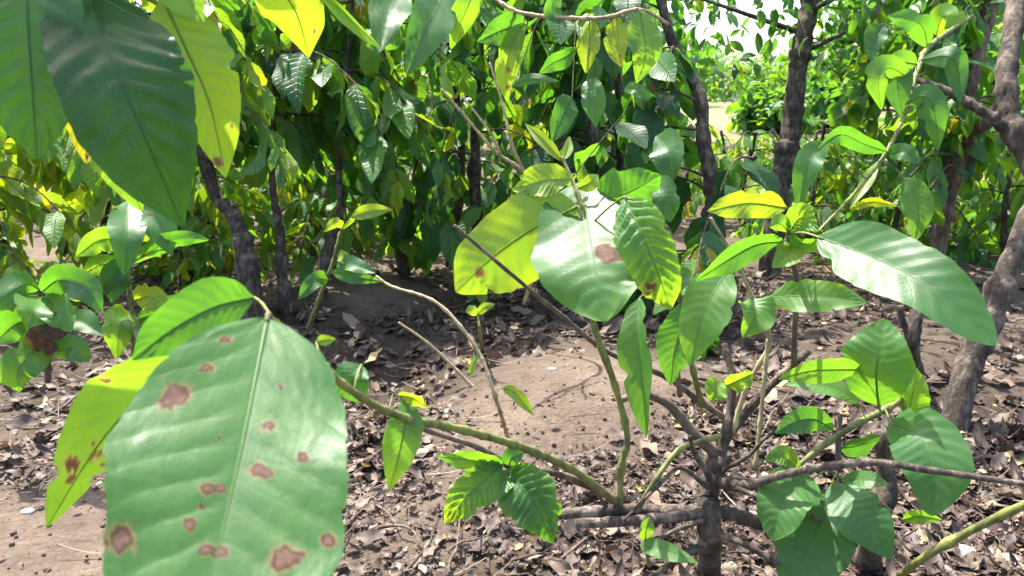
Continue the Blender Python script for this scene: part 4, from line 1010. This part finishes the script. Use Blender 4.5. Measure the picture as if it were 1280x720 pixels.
    z0 = stem(Z, 'stem', [(168, 455, 2.4), (166, 400, 2.38), (160, 340, 2.36), (158, 270, 2.35), (150, 235, 2.35)], 3.5, 2.2, M_STEM, seed=38)
    for k, (pts, w, ro, tn) in enumerate([
        ([(160, 250, 2.35), (160, 275, 2.25), (158, 305, 2.2), (155, 345, 2.2)], 44, 0, .3), ([(164, 255, 2.35), (185, 262, 2.28), (205, 290, 2.25), (215, 320, 2.25)], 40, 10, .34),
        ([(165, 330, 2.36), (195, 310, 2.28), (225, 298, 2.22), (262, 300, 2.2)], 26, -20, .28), ([(162, 300, 2.36), (190, 290, 2.3), (222, 282, 2.28)], 18, 10, .74),
        ([(168, 375, 2.38), (190, 372, 2.3), (212, 395, 2.28)], 36, 10, .8), ([(160, 335, 2.36), (145, 345, 2.3), (140, 378, 2.3)], 40, -10, .24), ([(164, 390, 2.38), (150, 405, 2.3), (146, 450, 2.3)], 40, 10, .55),
        ([(160, 340, 2.36), (130, 330, 2.3), (100, 345, 2.28)], 30, -20, .45), ([(158, 300, 2.36), (125, 300, 2.3), (95, 320, 2.28)], 34, -10, .5), ([(166, 410, 2.38), (195, 415, 2.3), (220, 440, 2.3)], 36, 0, .42),
        ([(160, 330, 2.36), (110, 365, 2.25), (80, 370, 2.2)], 20, -20, .7), ([(168, 400, 2.38), (230, 385, 2.3), (262, 400, 2.28)], 40, 0, .3)]):
        near_leaf(z0, pts, w, roll=ro, tone=tn, fold=.22, wave=.15, corr=.07, seed=160 + k, nu=26, nv=10, rnd_spots=5 if tn > .7 else 1, bites=1)
    K0 = G(390, 405)
    K = thing('coffee_shrub', K0, 'low seedling with bright small leaves beside the bare mound', 'seedling')
    k0 = stem(K, 'stem', [(385, 412, 3.1), (400, 370, 3.0), (415, 330, 2.95), (425, 290, 2.95)], 2.6, 1.6, M_STEM, seed=39)
    for k, (pts, w, ro, tn) in enumerate([
        ([(438, 272, 2.9), (462, 264, 2.85), (492, 262, 2.83)], 18, -10, .72), ([(428, 285, 2.95), (420, 278, 2.9), (405, 290, 2.9)], 14, 0, .72), ([(420, 330, 2.95), (440, 330, 2.85), (470, 342, 2.8)], 22, -20, .3),
        ([(410, 350, 2.95), (395, 350, 2.85), (372, 375, 2.82)], 22, 10, .32), ([(415, 340, 2.95), (440, 345, 2.85), (480, 352, 2.85)], 18, 10, .36), ([(422, 318, 2.95), (430, 322, 2.9), (440, 335, 2.9)], 16, 0, .74),
        ([(426, 288, 2.95), (440, 275, 2.92), (438, 272, 2.9)], 6, 0, .6)]):
        near_leaf(k0, pts, w, roll=ro, tone=tn, fold=.2, wave=.15, corr=.07, seed=190 + k, nu=22, nv=8)
    # two bare tan stalks and a seedling on the bed
    g1 = G(634, 545)
    H1 = thing('bare_stalk', g1, 'tall bent tan stalk on the bare bed with one yellow leaf', 'stalk')
    h1 = stem(H1, 'stem', [(635, 548, gd(635, 548)), (622, 505, 2.0), (598, 440, 2.0), (548, 380, 2.02), (490, 358, 2.1), (470, 345, 2.12)], 2.3, 1.4, M_TWIG, seed=40, n=40, knots=3)
    near_leaf(h1, [(628, 485, 2.0), (645, 492, 1.98), (668, 520, 1.97)], 17, roll=10, tone=.74, fold=.2, seed=200, nu=22, nv=8)
    near_leaf(h1, [(598, 440, 2.0), (590, 460, 2.0), (588, 470, 2.0)], 8, roll=10, tone=.6, fold=.2, seed=201, nu=16, nv=6)
    g2 = G(592, 480)
    H2 = thing('bare_stalk', g2, 'short bare tan stalk left of the tall bent one', 'stalk')
    stem(H2, 'stem', [(593, 486, gd(593, 486)), (560, 452, gd(593, 486)), (530, 425, gd(593, 486) - .02), (498, 403, gd(593, 486) - .04)], 2.2, 1.2, M_TWIG, seed=41, knots=2)
    g3 = G(602, 432)
    H3 = thing('seedling', g3, 'tiny bright seedling with two leaves on the bare bed', 'seedling')
    h3 = stem(H3, 'stem', [(603, 440, gd(603, 440)), (600, 415, 2.75), (597, 392, 2.75)], 2, 1.4, M_STEM, seed=42)
    near_leaf(h3, [(597, 393, 2.75), (606, 384, 2.72), (619, 380, 2.72)], 11, roll=0, tone=.66, seed=203, nu=16, nv=6)
    near_leaf(h3, [(597, 394, 2.75), (590, 388, 2.72), (582, 390, 2.72)], 14, roll=0, tone=.6, seed=204, nu=16, nv=6)
    # cut stump behind, and green cane bottom right
    g4 = G(1142, 470)
    H4 = thing('cut_stump', g4, 'upright cut stump under the large right leaf', 'stump')
    mb = MB(); tube(mb, [g4 - UP * .05, P(1140, 430, 2.6), P(1146, 388, 2.6)], .026, .023, sides=12, n=14, rough=.1, knots=2, seed=43); mb.build('wood', M_BARK, H4, g4)
    mb = MB(); tube(mb, [P(1138, 425, 2.6), P(1128, 400, 2.58), P(1126, 382, 2.57)], .012, .009, sides=8, n=8, rough=.1, seed=44); mb.build('spur', M_BARK, H4, g4)
    g5 = G(1100, 738)
    mb = MB(); cane = [g5 - UP * .02, P(1140, 708, 1.30), P(1205, 668, 1.22), P(1300, 622, 1.12), P(1400, 575, 1.04)]
    tube(mb, cane, .0065, .006, sides=9, n=40, rough=.05, knots=6, seed=45)
    tag(mb.build('green_cane', M_STEM, None, g5), 'smooth yellow green cane slanting up at the bottom right corner', 'cane')
    g6 = G(832, 700)
    H6 = thing('seedling', g6, 'pale seedling among dead leaves below the stump', 'seedling')
    h6 = stem(H6, 'stem', [(812, 708, 1.36), (808, 690, 1.35), (806, 672, 1.34)], 2.4, 1.6, M_STEM, seed=46)
    near_leaf(h6, [(800, 682, 1.34), (825, 686, 1.31), (872, 704, 1.28)], 26, roll=-20, tone=.38, fold=.1, seed=206, nu=26, nv=10)
    near_leaf(h6, [(806, 676, 1.34), (808, 660, 1.33), (812, 646, 1.33)], 20, roll=20, tone=.5, fold=.3, seed=207, nu=22, nv=8)


near_plants()

# ================================================================== FALLEN TWIGS, STONES
rg = np.random.default_rng(31)
tw = [((455, 625), (500, 665), 3), ((500, 720), (548, 640), 3), ((415, 700), (450, 640), 2.4), ((470, 660), (560, 705), 4), ((560, 690), (620, 665), 3), ((640, 700), (700, 690), 4),
      ((700, 700), (765, 676), 3.4), ((745, 720), (800, 690), 3), ((560, 720), (575, 640), 3), ((610, 715), (640, 650), 3.4), ((980, 700), (1000, 655), 4), ((860, 715), (930, 690), 4),
      ((420, 470), (470, 520), 3), ((470, 455), (540, 470), 2.6), ((1190, 560), (1270, 520), 3), ((1190, 460), (1260, 470), 3), ((640, 415), (720, 430), 2.6), ((1040, 460), (1000, 520), 3),
      ((60, 520), (130, 500), 3), ((20, 470), (90, 480), 2.4), ((130, 450), (200, 470), 2.4), ((1090, 670), (1140, 690), 3), ((1240, 345), (1180, 330), 3), ((600, 640), (660, 625), 3)]
tl = ['crooked dead twig', 'thin bare twig', 'short grey twig', 'bent brown twig']
where = ['beside the left edge of the litter under the spotted leaf', 'standing out of the litter at the bottom centre', 'near the edge of the spotted leaf', 'lying across the litter at the bottom centre',
         'below the curled green leaves', 'right below the curled green leaves', 'under the log of the middle stump', 'at the bottom edge under the middle stump', 'pointing up at the bottom edge, below the curled leaves',
         'leaning in the litter between the curled leaves', 'under the dark lowest leaf at bottom right', 'at the foot of the middle stump', 'in the dark pit left of the bare bed', 'across the upper end of the dark pit',
         'in the litter below the thick leaning trunk', 'beside the foot of the thick leaning trunk', 'on the shaded far edge of the bare bed', 'behind the shoots right of the middle stump',
         'on the soil at the left, behind the yellow leaf', 'at the left edge near the young plant', 'under the loose young plant', 'beside the low leafy regrowth', 'near the reddish trunk foot', 'on the soil below the long green shoot']
for i, ((a, b, r), w) in enumerate(zip(tw, where)):
    pa, pb = G(*a, .012), G(*b, .012)
    m = (pa + pb) / 2 + np.array([rg.normal(0, .02), rg.normal(0, .03), rg.uniform(.005, .03)])
    mb = MB(); d = np.linalg.norm(m - CO)
    tube(mb, [pa, (pa + m) / 2 + rg.normal(0, .006, 3), m, (m + pb) / 2 + rg.normal(0, .006, 3), pb], r * .5 * d / FPX + .001, .0012, sides=6, n=18, rough=.12, knots=2, seed=i)
    q = catmull([pa, m, pb], 9)[5]
    tube(mb, [q, q + (pb - pa) * .2 + np.array([rg.normal(0, .02), rg.normal(0, .02), .03])], .0014, .0008, sides=5, n=5, seed=i)
    tag(mb.build('fallen_twig', M_DEADWOOD if i % 2 else M_BROWNTWIG, None, m), tl[i % 4] + ' ' + w, 'twig', 'fallen twigs on the ground')

st = [((1205, 692), 12, 'largest pale stone by the green cane'), ((1238, 668), 8, 'small grey stone right of the largest pale stone'), ((1262, 700), 9, 'grey stone in the bottom right corner'), ((690, 462), 5, 'pebble on the bare bed behind the green shoot'),
      ((1180, 712), 7, 'small stone left of the largest pale one, by the cane'), ((560, 515), 6, 'pebble at the left edge of the bare bed'), ((35, 640), 6, 'small stone on the soil at the left edge')]
for i, (p, r, lb) in enumerate(st):
    c = G(*p); R = r * np.linalg.norm(c - CO) / FPX
    nu_, nv_ = 10, 14
    uu = np.linspace(0.02, math.pi - .02, nu_); vv = np.linspace(0, 2 * math.pi, nv_, endpoint=False)
    A_, B_ = np.meshgrid(uu, vv, indexing='ij')
    k = 1 + .35 * (fbm(A_ * 1.5 + i * 7, np.cos(B_) * 1.5 + np.sin(B_) + 9, 13 + i) - .5)
    X = np.stack([np.sin(A_) * np.cos(B_) * R * k * 1.25, np.sin(A_) * np.sin(B_) * R * k, np.cos(A_) * R * k * .65], -1) + c
    ii = np.arange(nu_ * nv_).reshape(nu_, nv_); jj = np.roll(ii, -1, 1)
    mb = MB(); mb.add(X.reshape(-1, 3), np.stack([ii[:-1], ii[1:], jj[1:], jj[:-1]], -1).reshape(-1, 4))
    tag(mb.build('stone', M_STONE, None, c), lb, 'stone', 'stones on the soil')

# a few distinct dry leaves
for i, (p, ln, t, lb) in enumerate([((1246, 574), 34, .97, 'ochre dry leaf in the litter below the thick trunk'), ((452, 580), 30, .85, 'pale dry leaf on the rim of the dark pit'), ((1205, 616), 30, .93, 'tan dry leaf right of the rounded green leaf'),
                                 ((1130, 668), 34, .9, 'pale dry leaf beside the low regrowth'), ((880, 690), 44, .8, 'grey dry leaf at the foot of the stump'), ((735, 660), 40, .55, 'brown dry leaf under the stump log')]):
    c = G(*p, .015); s = ln * np.linalg.norm(c - CO) / FPX
    mb = MB(); put_leaves(mb, [c], [[math.cos(i * 1.9), math.sin(i * 1.9) * .6, .1]], [[.1, -.3, 1]], [s], [t], [leaf_template(14, 7, .5, .7, .25, .4)], rg)
    tag(mb.build('dry_leaf', M_DRY, None, c), lb, 'dry leaf', 'larger dry leaves on the ground')

# ================================================================== LIGHT, SKY, CAMERA
sv = SUNV
sun = bpy.data.lights.new('sun', 'SUN'); sun.energy = 3.8; sun.angle = math.radians(.53); sun.color = (1, .95, .86)
so = bpy.data.objects.new('sun', sun); COL.objects.link(so); so.rotation_euler = sv.to_track_quat('Z', 'Y').to_euler(); so.location = (0, 0, 12)

w = bpy.data.worlds.new('World'); S.world = w; w.use_nodes = True
nt = w.node_tree; bg = nt.nodes['Background']
sky = nt.nodes.new('ShaderNodeTexSky'); sky.sky_type = 'NISHITA'; sky.sun_disc = False
sky.sun_elevation = EL; sky.sun_rotation = AZ
sky.dust_density = 3.5; sky.air_density = 1.0; sky.ozone_density = 1.0
nt.links.new(sky.outputs[0], bg.inputs[0]); bg.inputs[1].default_value = .15

cam = bpy.data.cameras.new('camera'); co = bpy.data.objects.new('camera', cam); COL.objects.link(co)
co.location = (0, 0, CAM_H); co.rotation_euler = (math.pi / 2 - PITCH, 0, 0)
cam.sensor_width = 36; cam.lens = FPX / 1280 * 36; cam.clip_start = .02; cam.clip_end = 1000
cam.dof.use_dof = True; cam.dof.focus_distance = 1.7; cam.dof.aperture_fstop = 8.5
S.camera = co

for o in COL.objects:
    if '_o' in o: del o['_o']
S.view_settings.view_transform = 'Standard'; S.view_settings.look = 'None'
S.view_settings.exposure = 2.12; S.view_settings.gamma = 1
S.cycles.max_bounces = 8; S.cycles.diffuse_bounces = 4; S.cycles.transmission_bounces = 6; S.cycles.use_denoising = True
S.render.film_transparent = False
